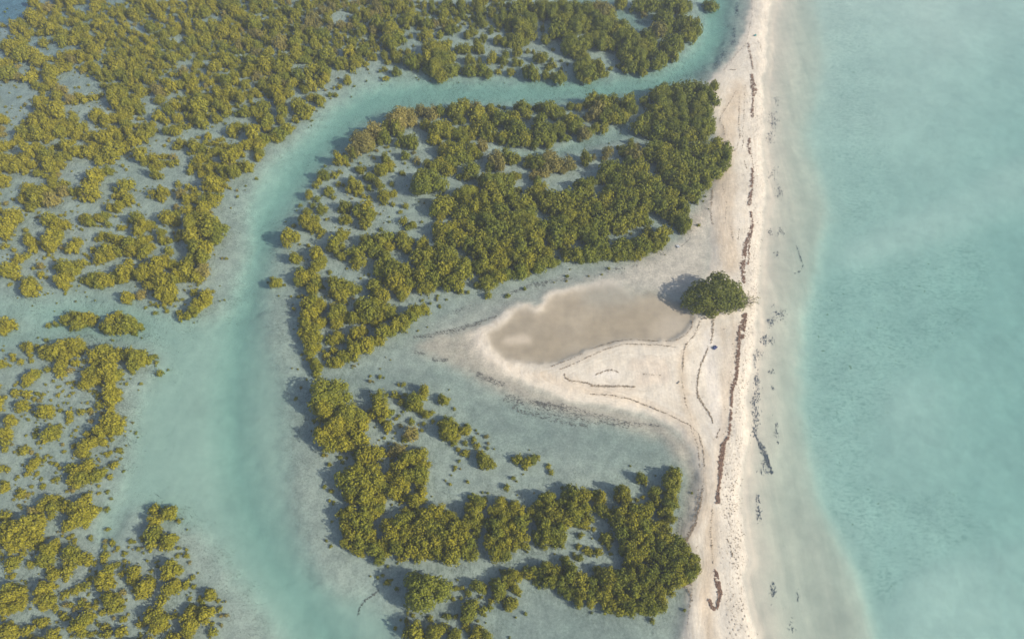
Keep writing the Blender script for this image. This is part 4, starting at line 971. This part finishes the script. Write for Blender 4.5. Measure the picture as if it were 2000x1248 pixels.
for k, (cl, w, me) in enumerate(VARS):
    src = bpy.data.objects.new('crown', me)      # source shape only, never linked to the scene
    oi = gt.nodes.new('GeometryNodeObjectInfo'); oi.transform_space = 'ORIGINAL'
    oi.inputs[0].default_value = src
    oi.inputs['As Instance'].default_value = True
    cmp_ = gt.nodes.new('FunctionNodeCompare'); cmp_.data_type = 'INT'; cmp_.operation = 'EQUAL'
    ints = [s for s in cmp_.inputs if s.type == 'INT']
    gt.links.new(aV, ints[0]); ints[1].default_value = k
    ip = gt.nodes.new('GeometryNodeInstanceOnPoints')
    gt.links.new(gi.outputs[0], ip.inputs['Points'])
    gt.links.new(cmp_.outputs[0], ip.inputs['Selection'])
    gt.links.new(oi.outputs['Geometry'], ip.inputs['Instance'])
    gt.links.new(etr.outputs[0], ip.inputs['Rotation'])
    gt.links.new(aS, ip.inputs['Scale'])
    gt.links.new(ip.outputs[0], jn.inputs[0])
gt.links.new(jn.outputs[0], go.inputs[0])
md = thicket.modifiers.new('thicket', 'NODES')
md.node_group = gt
print('trees', len(trees), 'survey', n_survey, 'forest', len(acc), 'indiv', len(indiv), 'smallest r', trees[indiv[-1]][2])

# ------------------------------------------------------------------ strandlines, drifted weed, breathing roots, footprints
def simple_mat(name, c0, c1, scale=3.0, rough=.9):
    m, nt, out = new_mat(name)
    geo = N(nt, 'ShaderNodeNewGeometry')
    b_ = N(nt, 'ShaderNodeBsdfPrincipled'); b_.inputs['Roughness'].default_value = rough
    b_.inputs['Specular IOR Level'].default_value = .2
    k = math_n(nt, 'ADD', math_n(nt, 'MULTIPLY', geo.outputs['Random Per Island'], .6), math_n(nt, 'MULTIPLY', noise(nt, geo.outputs['Position'], scale, 3, .6), .5), clamp=True)
    nt.links.new(mix(nt, k, c0, c1), b_.inputs['Base Color'])
    nt.links.new(b_.outputs[0], out.inputs['Surface'])
    return m
WRACK = simple_mat('dried brown seaweed', (.16, .092, .06), (.30, .195, .13))
LINE = simple_mat('grey brown strandline litter', (.17, .125, .075), (.36, .28, .19))
WEED = simple_mat('dark drowned weed', (.06, .075, .09), (.16, .175, .18))
STUB = simple_mat('breathing roots', (.05, .055, .04), (.13, .13, .095))


def ground_z(x, y):
    u, v = project(x, y)
    return sample(Z, u, v)


def flakes(name, U, V_, smin, smax, mat, lift=.03, elong=1.6, align=None, tilt=.35):
    """irregular little five-sided flakes lying on the bed at photo positions U, V"""
    n = len(U)
    x, y, _ = unproject(np.asarray(U), np.asarray(V_), .1)
    z = ground_z(x, y) + lift
    a = rng.random(n) * 6.283 if align is None else np.asarray(align) + rng.normal(size=n) * .45
    s = smin + (smax - smin) * rng.random(n) ** 2
    nx_, ny_ = rng.normal(size=n) * tilt, rng.normal(size=n) * tilt
    V5 = np.zeros((n, 5, 3))
    for j in range(5):
        t = 6.283 * j / 5 + rng.random(n) * .7
        rr = s * rng.uniform(.6, 1.25, n)
        px, py = rr * np.cos(t) * elong, rr * np.sin(t) / elong
        qx, qy = px * np.cos(a) - py * np.sin(a), px * np.sin(a) + py * np.cos(a)
        V5[:, j] = np.stack([x + qx, y + qy, z + np.maximum(qx * nx_ + qy * ny_, -lift * .7) + .015 * rng.random(n)], -1)
    me = quads_mesh(name, V5, mat, 5)
    o = bpy.data.objects.new(name, me)
    COL.objects.link(o)
    return o


def along(pts, w, dens, spread=1.0, ragged=.5):
    """random photo positions along a polyline, w = full width px (scalar or per vertex)"""
    P_ = np.asarray(pts, float)
    ws = np.full(len(P_), w, float) if np.isscalar(w) else np.asarray(w, float)
    U, V_ = [], []
    for i in range(len(P_) - 1):
        L_ = np.linalg.norm(P_[i + 1] - P_[i])
        n = max(1, int(L_ * (ws[i] + ws[i + 1]) / 2 * dens))
        t = rng.random(n)
        c_ = P_[i] + (P_[i + 1] - P_[i]) * t[:, None]
        d = (P_[i + 1] - P_[i]) / max(L_, 1e-6)
        wob = np.sin(c_[:, 1] * .55) * .4 + np.sin(c_[:, 1] * 1.3 + 1) * .3 + np.sin(c_[:, 0] * .8) * .3
        ww = ws[i] + (ws[i + 1] - ws[i]) * t
        keep_w = ww * (1 + ragged * wob * .6)
        off = (rng.random(n) - .5) * keep_w * spread + wob * np.minimum(ww, 5) * .35
        U.append(c_[:, 0] - d[1] * off); V_.append(c_[:, 1] + d[0] * off)
    return np.concatenate(U), np.concatenate(V_)


def gather(lines):
    A = [along(*l) for l in lines]
    return np.concatenate([a[0] for a in A]), np.concatenate([a[1] for a in A])

main_wrack = [
 ([(1461, 86), (1463, 102), (1468, 127), (1471, 138)], [3, 4, 2, 4], 1.2), ([(1467, 148), (1469, 165), (1473, 182), (1470, 192)], [3, 9, 10, 3], 1.6),
 ([(1470, 192), (1469, 212), (1467, 220), (1470, 232)], [2, 3, 7, 4], 1.5), ([(1463, 274), (1462, 290), (1463, 305)], [2, 6, 2], 1.5),
 ([(1466, 305), (1470, 330), (1468, 350)], 2, .5), ([(1467, 332), (1468, 348), (1465, 380), (1462, 405)], [3, 5, 5, 8], 1.3),
 ([(1465, 416), (1469, 440), (1463, 462), (1456, 478), (1452, 500), (1449, 528), (1452, 556)], [3, 5, 6, 7, 7, 10, 4], 1.3),
 ([(1470, 440), (1463, 475), (1460, 520)], 3, .7),
 ([(1455, 614), (1449, 640), (1445, 664)], [6, 13, 11], 1.7), ([(1442, 664), (1441, 690), (1438, 730), (1434, 748), (1428, 765), (1427, 800), (1424, 832), (1422, 855), (1413, 866)], [6, 6, 5, 7, 5, 3, 3, 3, 4], 1.6),
 ([(1412, 866), (1409, 890), (1406, 915), (1404, 935)], [7, 8, 8, 6], 1.7), ([(1404, 935), (1401, 960), (1401, 986)], [3, 4, 7], 1.4),
 ([(1396, 1113), (1400, 1135), (1405, 1162)], [4, 8, 8], 1.7), ([(1404, 1162), (1400, 1188), (1392, 1190), (1384, 1172)], [5, 4, 5, 5], 1.4)]
U, V_ = gather(main_wrack)
kp = (vnoise(U, V_, 6, 81) > .17) & (rng.random(len(U)) < .75)
U, V_ = U[kp], V_[kp]
o = flakes('beached_seaweed', U, V_, .05, .17, WRACK, .05)
tag(o, 'broken line of dried brown seaweed running along the beach crest', 'seaweed', kind='stuff')
thin = [
 ([(1393, 615), (1392, 640), (1390, 662), (1387, 672)], [5, 4, 3, 2], 1.1), ([(1383, 678), (1375, 700), (1367, 716), (1362, 742), (1360, 762), (1363, 778), (1374, 795), (1384, 808), (1392, 828)], [3, 3, 3, 3, 3, 4, 4, 3, 2], 1.1),
 ([(1354, 616), (1351, 640), (1340, 655), (1320, 668), (1290, 668), (1235, 664), (1200, 668), (1160, 681), (1120, 701), (1078, 717)], 1.7, .8),
 ([(1366, 630), (1357, 655), (1341, 672), (1334, 690), (1332, 730)], 1.9, .9), ([(1319, 681), (1280, 676), (1220, 674), (1180, 685), (1130, 709), (1092, 725)], 1.6, .8),
 ([(1102, 732), (1104, 741), (1115, 746), (1142, 750), (1160, 756), (1185, 757), (1240, 758)], [2, 2.5, 3, 3, 4, 4, 2], 1.1), ([(1162, 734), (1175, 730), (1186, 725), (1200, 726), (1209, 731)], 2.6, .8),
 ([(1145, 771), (1190, 774), (1230, 782), (1270, 797), (1310, 814), (1345, 832), (1364, 850), (1372, 880), (1375, 925)], 2.0, .8),
 ([(1374, 925), (1368, 980), (1356, 1025), (1339, 1057)], [3, 4, 5, 8], .8), ([(1348, 838), (1362, 870), (1366, 920), (1362, 980), (1348, 1040)], 1.8, .5),
 ([(1437, 180), (1428, 197), (1410, 225), (1404, 238), (1412, 250), (1416, 272)], 2, .9), ([(1443, 190), (1442, 240), (1444, 268), (1437, 297)], 2.2, .8), ([(1392, 368), (1390, 390), (1387, 412), (1392, 436), (1393, 440)], [2, 4, 3, 3, 2], 1.1),
 ([(1468, 0), (1469, 30), (1462, 62), (1455, 90), (1438, 106), (1412, 140)], 2, .8), ([(1478, 80), (1485, 92), (1487, 104)], 2, .9), ([(1455, 170), (1453, 200), (1452, 235), (1449, 260)], 2.2, .5), ([(1448, 268), (1451, 280), (1447, 300)], 1.8, .7),
 ([(1426, 446), (1430, 470), (1431, 474)], 1.5, .8), ([(1442, 450), (1441, 472)], 2, .9), ([(1452, 318), (1457, 333)], 2, .9),
 ([(1418, 1052), (1426, 1070), (1430, 1090)], 1.6, 1.0), ([(1405, 838), (1398, 858)], 2, .7), ([(1330, 740), (1338, 790), (1348, 815)], 1.6, .5), ([(1345, 1060), (1352, 1100), (1350, 1160), (1342, 1220)], 1.8, .4),
 ([(1390, 990), (1387, 1040), (1392, 1100)], 1.8, .35), ([(1410, 360), (1418, 400), (1416, 440)], 1.4, .4), ([(1250, 733), (1290, 735)], 1.4, .4), ([(1328, 1140), (1345, 1150), (1350, 1175)], 3, .5)]
U, V_ = gather(thin)
o = flakes('strandline_litter', U, V_, .03, .11, LINE, .03)
tag(o, 'thin grey brown tide lines of plant litter on the sand', 'litter', kind='stuff')

# crumbs and bits scattered over the dry beach
bm = dry * (_gx * 2 > 1340) * np.clip(.05 + blur(line_mask([(1490, 120), (1475, 300), (1472, 520), (1462, 640), (1450, 760), (1440, 900), (1432, 1000), (1440, 1100), (1450, 1248)], 36), 8) * 1.4 + .6 * blur(line_mask([(1468, 100), (1470, 240), (1465, 400), (1450, 620), (1420, 860)], 22), 6), 0, 1.5)
bm *= (vnoise(_gx * 1.0, _gy * 1.0, 9, 61) > .35)
bm = np.clip(bm, 0, None)
pr = bm.ravel() / bm.sum()
idx = rng.choice(pr.size, 2400, p=pr)
o = flakes('beach_crumbs', (idx % RW) * 2 + rng.random(len(idx)) * 2, (idx // RW) * 2 + rng.random(len(idx)) * 2, .025, .085, LINE, .03, 1.3)
tag(o, 'scattered crumbs of weed and shell on the dry beach', 'debris', kind='stuff')

# footprints: low pushed-up sand rims along walked tracks
FOOT = simple_mat('trodden sand', (.58, .49, .37), (.66, .57, .44))
tracks = [[(1453, 850), (1446, 900), (1432, 950), (1428, 1000), (1430, 1050), (1437, 1100), (1446, 1150), (1452, 1200), (1462, 1250)], [(1441, 880), (1424, 960), (1421, 1020), (1428, 1090), (1430, 1150), (1430, 1200), (1436, 1250)],
          [(1425, 860), (1420, 920), (1404, 1000), (1406, 1060), (1414, 1120), (1420, 1180), (1424, 1250)],
          [(1460, 640), (1452, 720), (1445, 790), (1448, 850)], [(1474, 420), (1470, 500), (1476, 560), (1466, 640)], [(1478, 200), (1476, 300), (1474, 420)]]
fv, ff = [], []
for trk in tracks:
    P_ = np.array(trk, float)
    x, y, _ = unproject(P_[:, 0], P_[:, 1], .4)
    side = 1
    for i in range(len(x) - 1):
        L_ = math.hypot(x[i + 1] - x[i], y[i + 1] - y[i])
        dx, dy = (x[i + 1] - x[i]) / L_, (y[i + 1] - y[i]) / L_
        s = 0.0
        while s < L_:
            s += random.uniform(.6, .8); side = -side
            cx, cy = x[i] + dx * s - dy * side * .16 + random.gauss(0, .05), y[i] + dy * s + dx * side * .16 + random.gauss(0, .05)
            zz = float(ground_z(np.array([cx]), np.array([cy]))[0]) + .005
            b0 = len(fv); k = random.uniform(.6, .85)
            for j in range(7):
                t = 6.283 * j / 7
                ex, ey = math.cos(t), math.sin(t)
                for (ra, rb, hh) in ((.20, .13, 0), (.14, .09, .05), (.08, .05, .0)):
                    p_, q_ = ra * ex * k, rb * ey * k
                    fv.append((cx + dx * p_ - dy * q_, cy + dy * p_ + dx * q_, zz + hh * k))
            for j in range(7):
                a0, a1 = b0 + j * 3, b0 + ((j + 1) % 7) * 3
                ff += [(a0, a1, a1 + 1, a0 + 1), (a0 + 1, a1 + 1, a1 + 2, a0 + 2)]
o = mesh_obj('footprints', fv, ff, FOOT)
tag(o, 'trails of footprints trodden along the beach', 'footprints', kind='stuff')

# dark weed lying in the shallows
def blob(u, v, a, b_, n, rot=0.0):
    p = rng.normal(size=(n, 2)) * np.array([a, b_]) * .55
    return u + p[:, 0] * math.cos(rot) - p[:, 1] * math.sin(rot), v + p[:, 0] * math.sin(rot) + p[:, 1] * math.cos(rot)
WB = [(1517, 198, 5, 9, 60), (1507, 235, 9, 16, 190), (1514, 240, 10, 14, 120), (1504, 268, 6, 12, 150), (1514, 330, 7, 10, 40), (1506, 345, 9, 9, 40), (1524, 372, 8, 11, 130), (1503, 455, 6, 6, 50), (1525, 452, 8, 8, 70), (1518, 495, 6, 8, 30),
      (1522, 612, 14, 14, 190), (1505, 628, 7, 8, 120), (1493, 662, 8, 10, 180), (1483, 690, 6, 9, 70), (1475, 702, 4, 9, 60), (1508, 665, 6, 5, 40), (1477, 742, 6, 22, 260), (1478, 772, 8, 14, 150), (1472, 785, 6, 9, 90), (1476, 812, 9, 22, 230), (1508, 722, 5, 6, 30), (1511, 757, 3, 6, 25),
      (1518, 845, 6, 26, 90), (1480, 972, 5, 14, 45), (1483, 1000, 6, 18, 70), (1511, 1150, 6, 18, 90), (1548, 1225, 7, 14, 30), (1475, 842, 6, 10, 70), (1492, 905, 6, 8, 40), (1496, 920, 8, 6, 40), (1562, 1160, 2, 14, 15),
      (1441, 20, 4, 24, 260), (1436, 60, 4, 20, 220), (1432, 82, 3, 8, 70), (1415, 105, 8, 10, 140), (1403, 120, 8, 10, 110), (1397, 128, 6, 6, 40), (1340, 148, 14, 8, 60), (1378, 40, 5, 16, 40)]
A = [blob(*w) for w in WB] + [along([(1483, 862), (1492, 878), (1500, 898), (1510, 922)], [6, 11, 7, 5], 1.3), along([(1558, 478), (1566, 500), (1571, 515), (1566, 526), (1552, 532)], 1.8, .9), along([(1470, 842), (1484, 864)], 3, .9)]
U, V_ = np.concatenate([a[0] for a in A]), np.concatenate([a[1] for a in A])
kp = rng.random(len(U)) < .55
U, V_ = U[kp], V_[kp]
o = flakes('drowned_seaweed', U, V_, .04, .15, WEED, .03, 2.0, align=np.full(len(U), 1.25))
tag(o, 'dark blue grey seaweed drifted in the shallows beside the beach', 'seaweed', kind='stuff')
# leaf litter combed into streaks on the flats around the spit
ST = [([(930, 728), (960, 742), (985, 752)], 10, .30), ([(985, 775), (1040, 792), (1100, 803), (1160, 815), (1230, 828), (1290, 832)], [14, 26, 30, 22, 10, 3], .15), ([(1010, 782), (1070, 790), (1110, 800)], 8, .4), ([(1000, 795), (1080, 818), (1150, 832)], 8, .2),
      ([(807, 657), (850, 652), (885, 645), (935, 630), (970, 617)], [4, 8, 9, 6, 2], .35), ([(845, 700), (876, 702)], 5, .4), ([(808, 685), (830, 690)], 5, .4), ([(985, 575), (1040, 556), (1075, 549), (1118, 543)], [5, 9, 8, 3], .28), ([(1180, 528), (1246, 518)], 5, .18), ([(880, 610), (930, 595)], 10, .12),
      ([(1280, 493), (1296, 496)], 6, .35), ([(740, 1150), (728, 1160), (712, 1170), (700, 1185), (696, 1200)], 1.6, 1.0), ([(1350, 460), (1345, 470), (1330, 480)], 3, .3), ([(1310, 925), (1330, 1000), (1322, 1050)], 8, .05)]
U, V_ = gather(ST)
LITTER = simple_mat('sodden leaf litter', (.085, .085, .075), (.20, .19, .16))
o = flakes('drifted_leaf_litter', U, V_, .04, .13, LITTER, .03, 2.0, align=np.full(len(U), -.35))
tag(o, 'dark leaf litter combed into streaks on the flats round the spit', 'litter', kind='stuff')

# breathing roots standing round the trees on the channel edges
den = np.clip(cov_near * 3.0, 0, 1) * (~cover) * np.clip(1 - lb - sm - lg, 0, 1) * (.25 + 1.6 * blur(chan, 30) * (1 - .75 * blur(chan, 8))) * (vnoise(_gx * 1.0, _gy * 1.0, 12, 71) ** 2)
for p_, k in (([(440, 400), (500, 400), (490, 520), (470, 620), (400, 660), (330, 650), (340, 630), (420, 600), (430, 500)], 1.0), ([(560, 470), (520, 560), (530, 680), (590, 720), (580, 600)], .8), ([(560, 740), (620, 740), (650, 900), (660, 1060), (600, 1060), (560, 900)], .9),
              ([(350, 980), (450, 1060), (510, 1180), (540, 1248), (440, 1248), (400, 1100), (340, 1060)], .8), ([(210, 720), (300, 700), (280, 850), (250, 950), (230, 940), (240, 800)], .8), ([(150, 600), (320, 640), (300, 670), (150, 650)], .6)):
    den = den + .22 * k * blur(M(p_), 12) * (~cover) * (vnoise(_gx * 1.0, _gy * 1.0, 10, 72) ** 2)
den = np.clip(den, 0, None)
pr = den.ravel() / den.sum()
idx = rng.choice(pr.size, 24000, p=pr)
u_, v_ = (idx % RW) * 2 + rng.random(len(idx)) * 2, (idx // RW) * 2 + rng.random(len(idx)) * 2
x, y, _ = unproject(u_, v_, 0)
z = ground_z(x, y)
n = len(x)
hgt = rng.uniform(.12, .34, n); rad = rng.uniform(.012, .03, n)
lx, ly = rng.normal(size=n) * .05, rng.normal(size=n) * .05
T = np.zeros((n, 3, 3, 3))
for f in range(3):
    for e, aa in enumerate((f, f + 1)):
        t = 2.0944 * aa
        T[:, f, e] = np.stack([x + rad * math.cos(t), y + rad * math.sin(t), z - .02], -1)
    T[:, f, 2] = np.stack([x + lx, y + ly, z + hgt], -1)
me = quads_mesh('breathing_roots', T.reshape(-1, 3, 3), STUB, 3)
o = bpy.data.objects.new('breathing_roots', me); COL.objects.link(o)
tag(o, 'dark stubble of mangrove breathing roots along the channel edges', 'roots', kind='stuff')

# ------------------------------------------------------------------ single small things on the beach
def at(u, v, z=0.0):
    x, y, _ = unproject(u, v, .4)
    return float(x), float(y), float(ground_z(np.array([float(x)]), np.array([float(y)]))[0]) + z
DEAD = simple_mat('bleached dead wood', (.20, .16, .12), (.42, .36, .28))

def driftwood(u, v, length, ang, rad, label, forks=2):
    x, y, z = at(u, v)
    e = bpy.data.objects.new('driftwood', None); e.location = (x, y, z); e.rotation_euler = (0, 0, ang); COL.objects.link(e)
    tag(e, label, 'driftwood', 'driftwood on the beach')
    V0, F0 = [], []
    k = [(-length / 2 + length * i / 5, .06 * length * math.sin(i * 1.7), rad * .8 + .04 * (i % 2)) for i in range(6)]
    tube(V0, F0, k, [rad * (1.1 - .13 * i) for i in range(6)], 7)
    mesh_obj('log', V0, F0, DEAD, e, True)
    for f in range(forks):
        V1, F1 = [], []
        p0 = Vector(k[3 + f % 2])
        sgn = 1 if f % 2 else -1
        tube(V1, F1, [p0, p0 + Vector((.18 * length, sgn * .12 * length, .10)), p0 + Vector((.3 * length, sgn * .24 * length, .05))], [rad * .5, rad * .35, rad * .15], 5)
        mesh_obj('branch', V1, F1, DEAD, e, True)
driftwood(1432, 137, 1.3, -.1, .09, 'short dark driftwood log lying across the upper beach by the channel mouth')
driftwood(1376, 623, .9, .15, .10, 'stubby dark driftwood piece just below the lone tree', 1)
driftwood(1325, 748, .6, .9, .09, 'small dark driftwood knot on the spit neck', 1)
driftwood(1431, 297, 1.5, .3, .08, 'bleached branch sticking out beside the dark green stand')
driftwood(1437, 690, .7, .8, .05, 'thin twig on bare sand between the two tide lines', 1)
driftwood(1345, 1141, 1.1, .5, .08, 'pale branch at the foot of the southern thicket', 2)

def sheet(name, u, v, sx_, sy_, mat_, label, cat, seed):
    """crumpled sheet of litter: fold panel plus a rolled hem"""
    r = random.Random(seed)
    x, y, z = at(u, v)
    e = bpy.data.objects.new(name, None); e.location = (x, y, z); e.rotation_euler = (0, 0, r.random() * 3); COL.objects.link(e)
    tag(e, label, cat)
    n_ = 7
    V0 = [((i / (n_ - 1) - .5) * sx_ * (1 + .15 * r.random()), (j / (n_ - 1) - .5) * sy_ * (1 + .15 * r.random()), .06 + .16 * r.random() + .12 * math.exp(-((i - 3) ** 2 + (j - 3) ** 2) / 4)) for j in range(n_) for i in range(n_)]
    F0 = [(j * n_ + i, j * n_ + i + 1, (j + 1) * n_ + i + 1, (j + 1) * n_ + i) for j in range(n_ - 1) for i in range(n_ - 1)]
    o_ = mesh_obj('crumpled_sheet', V0, F0, mat_, e)
    sm_ = o_.modifiers.new('thickness', 'SOLIDIFY'); sm_.thickness = .01
    V1, F1 = [], []
    tube(V1, F1, [Vector(V0[i]) for i in range(n_)], [.035] * n_, 5)
    mesh_obj('rolled_hem', V1, F1, mat_, e, True)
BLUE = simple_mat('faded blue plastic', (.02, .03, .09), (.07, .09, .20), 6, .5)
TEAL = simple_mat('sea green plastic', (.05, .22, .20), (.12, .36, .33), 6, .5)
PALE = simple_mat('bleached white plastic', (.5, .5, .48), (.7, .7, .68), 6, .5)
sheet('plastic_sheet', 1396, 679, .75, .5, BLUE, 'small crumpled dark blue plastic sheet on the sand below the lone tree', 'litter', 3)
sheet('plastic_sheet', 1475, 70, .6, .4, TEAL, 'small sea green plastic scrap near the top of the beach', 'litter', 4)
sheet('plastic_sheet', 1325, 480, .6, .4, PALE, 'pale plastic scrap on wet sand above the lone tree', 'litter', 5)

# half-bare shrub leaning out of the lone tree towards the sea
x, y, z = at(1456, 592)
e = bpy.data.objects.new('bare_shrub', None); e.location = (x, y, z); COL.objects.link(e)
tag(e, 'half bare dry shrub on the seaward side of the lone tree', 'shrub')
V0, F0 = [], []
r = random.Random(12)
tips = []
for k in range(16):
    a_ = r.uniform(0, 6.28); L_ = r.uniform(.8, 1.9)
    c_, s_ = math.cos(a_), math.sin(a_)
    m_ = Vector((c_ * L_ * .5 + .2, s_ * L_ * .5, .35 + .5 * r.random()))
    t_ = Vector((c_ * L_ + .3, s_ * L_, .3 + 1.0 * r.random()))
    tube(V0, F0, [(0, 0, -.1), m_, t_], [.05, .035, .012], 5)
    for q in range(3):
        tt = m_.lerp(t_, r.random()) + Vector((r.uniform(-.4, .4), r.uniform(-.4, .4), r.uniform(0, .4)))
        tube(V0, F0, [m_.lerp(t_, .3), tt], [.022, .008], 4)
        tips.append(tt)
    tips.append(t_)
mesh_obj('branches', V0, F0, DEAD, e)
tp = np.array([tuple(t) for t in tips])
k_ = rng.choice(len(tp), 420)
c_ = tp[k_] + rng.normal(size=(420, 3)) * .16
d1 = rng.normal(size=(420, 3)); d1 /= np.linalg.norm(d1, axis=1)[:, None]
d2 = np.cross(d1, rng.normal(size=(420, 3))); d2 /= np.linalg.norm(d2, axis=1)[:, None]
Q = np.stack([c_ - d1 * .1, c_ + d2 * .045, c_ + d1 * .1, c_ - d2 * .045], 1)
me = quads_mesh('leaves', Q, LEAF_DRY)
o = bpy.data.objects.new('leaves', me); o.parent = e; COL.objects.link(o)
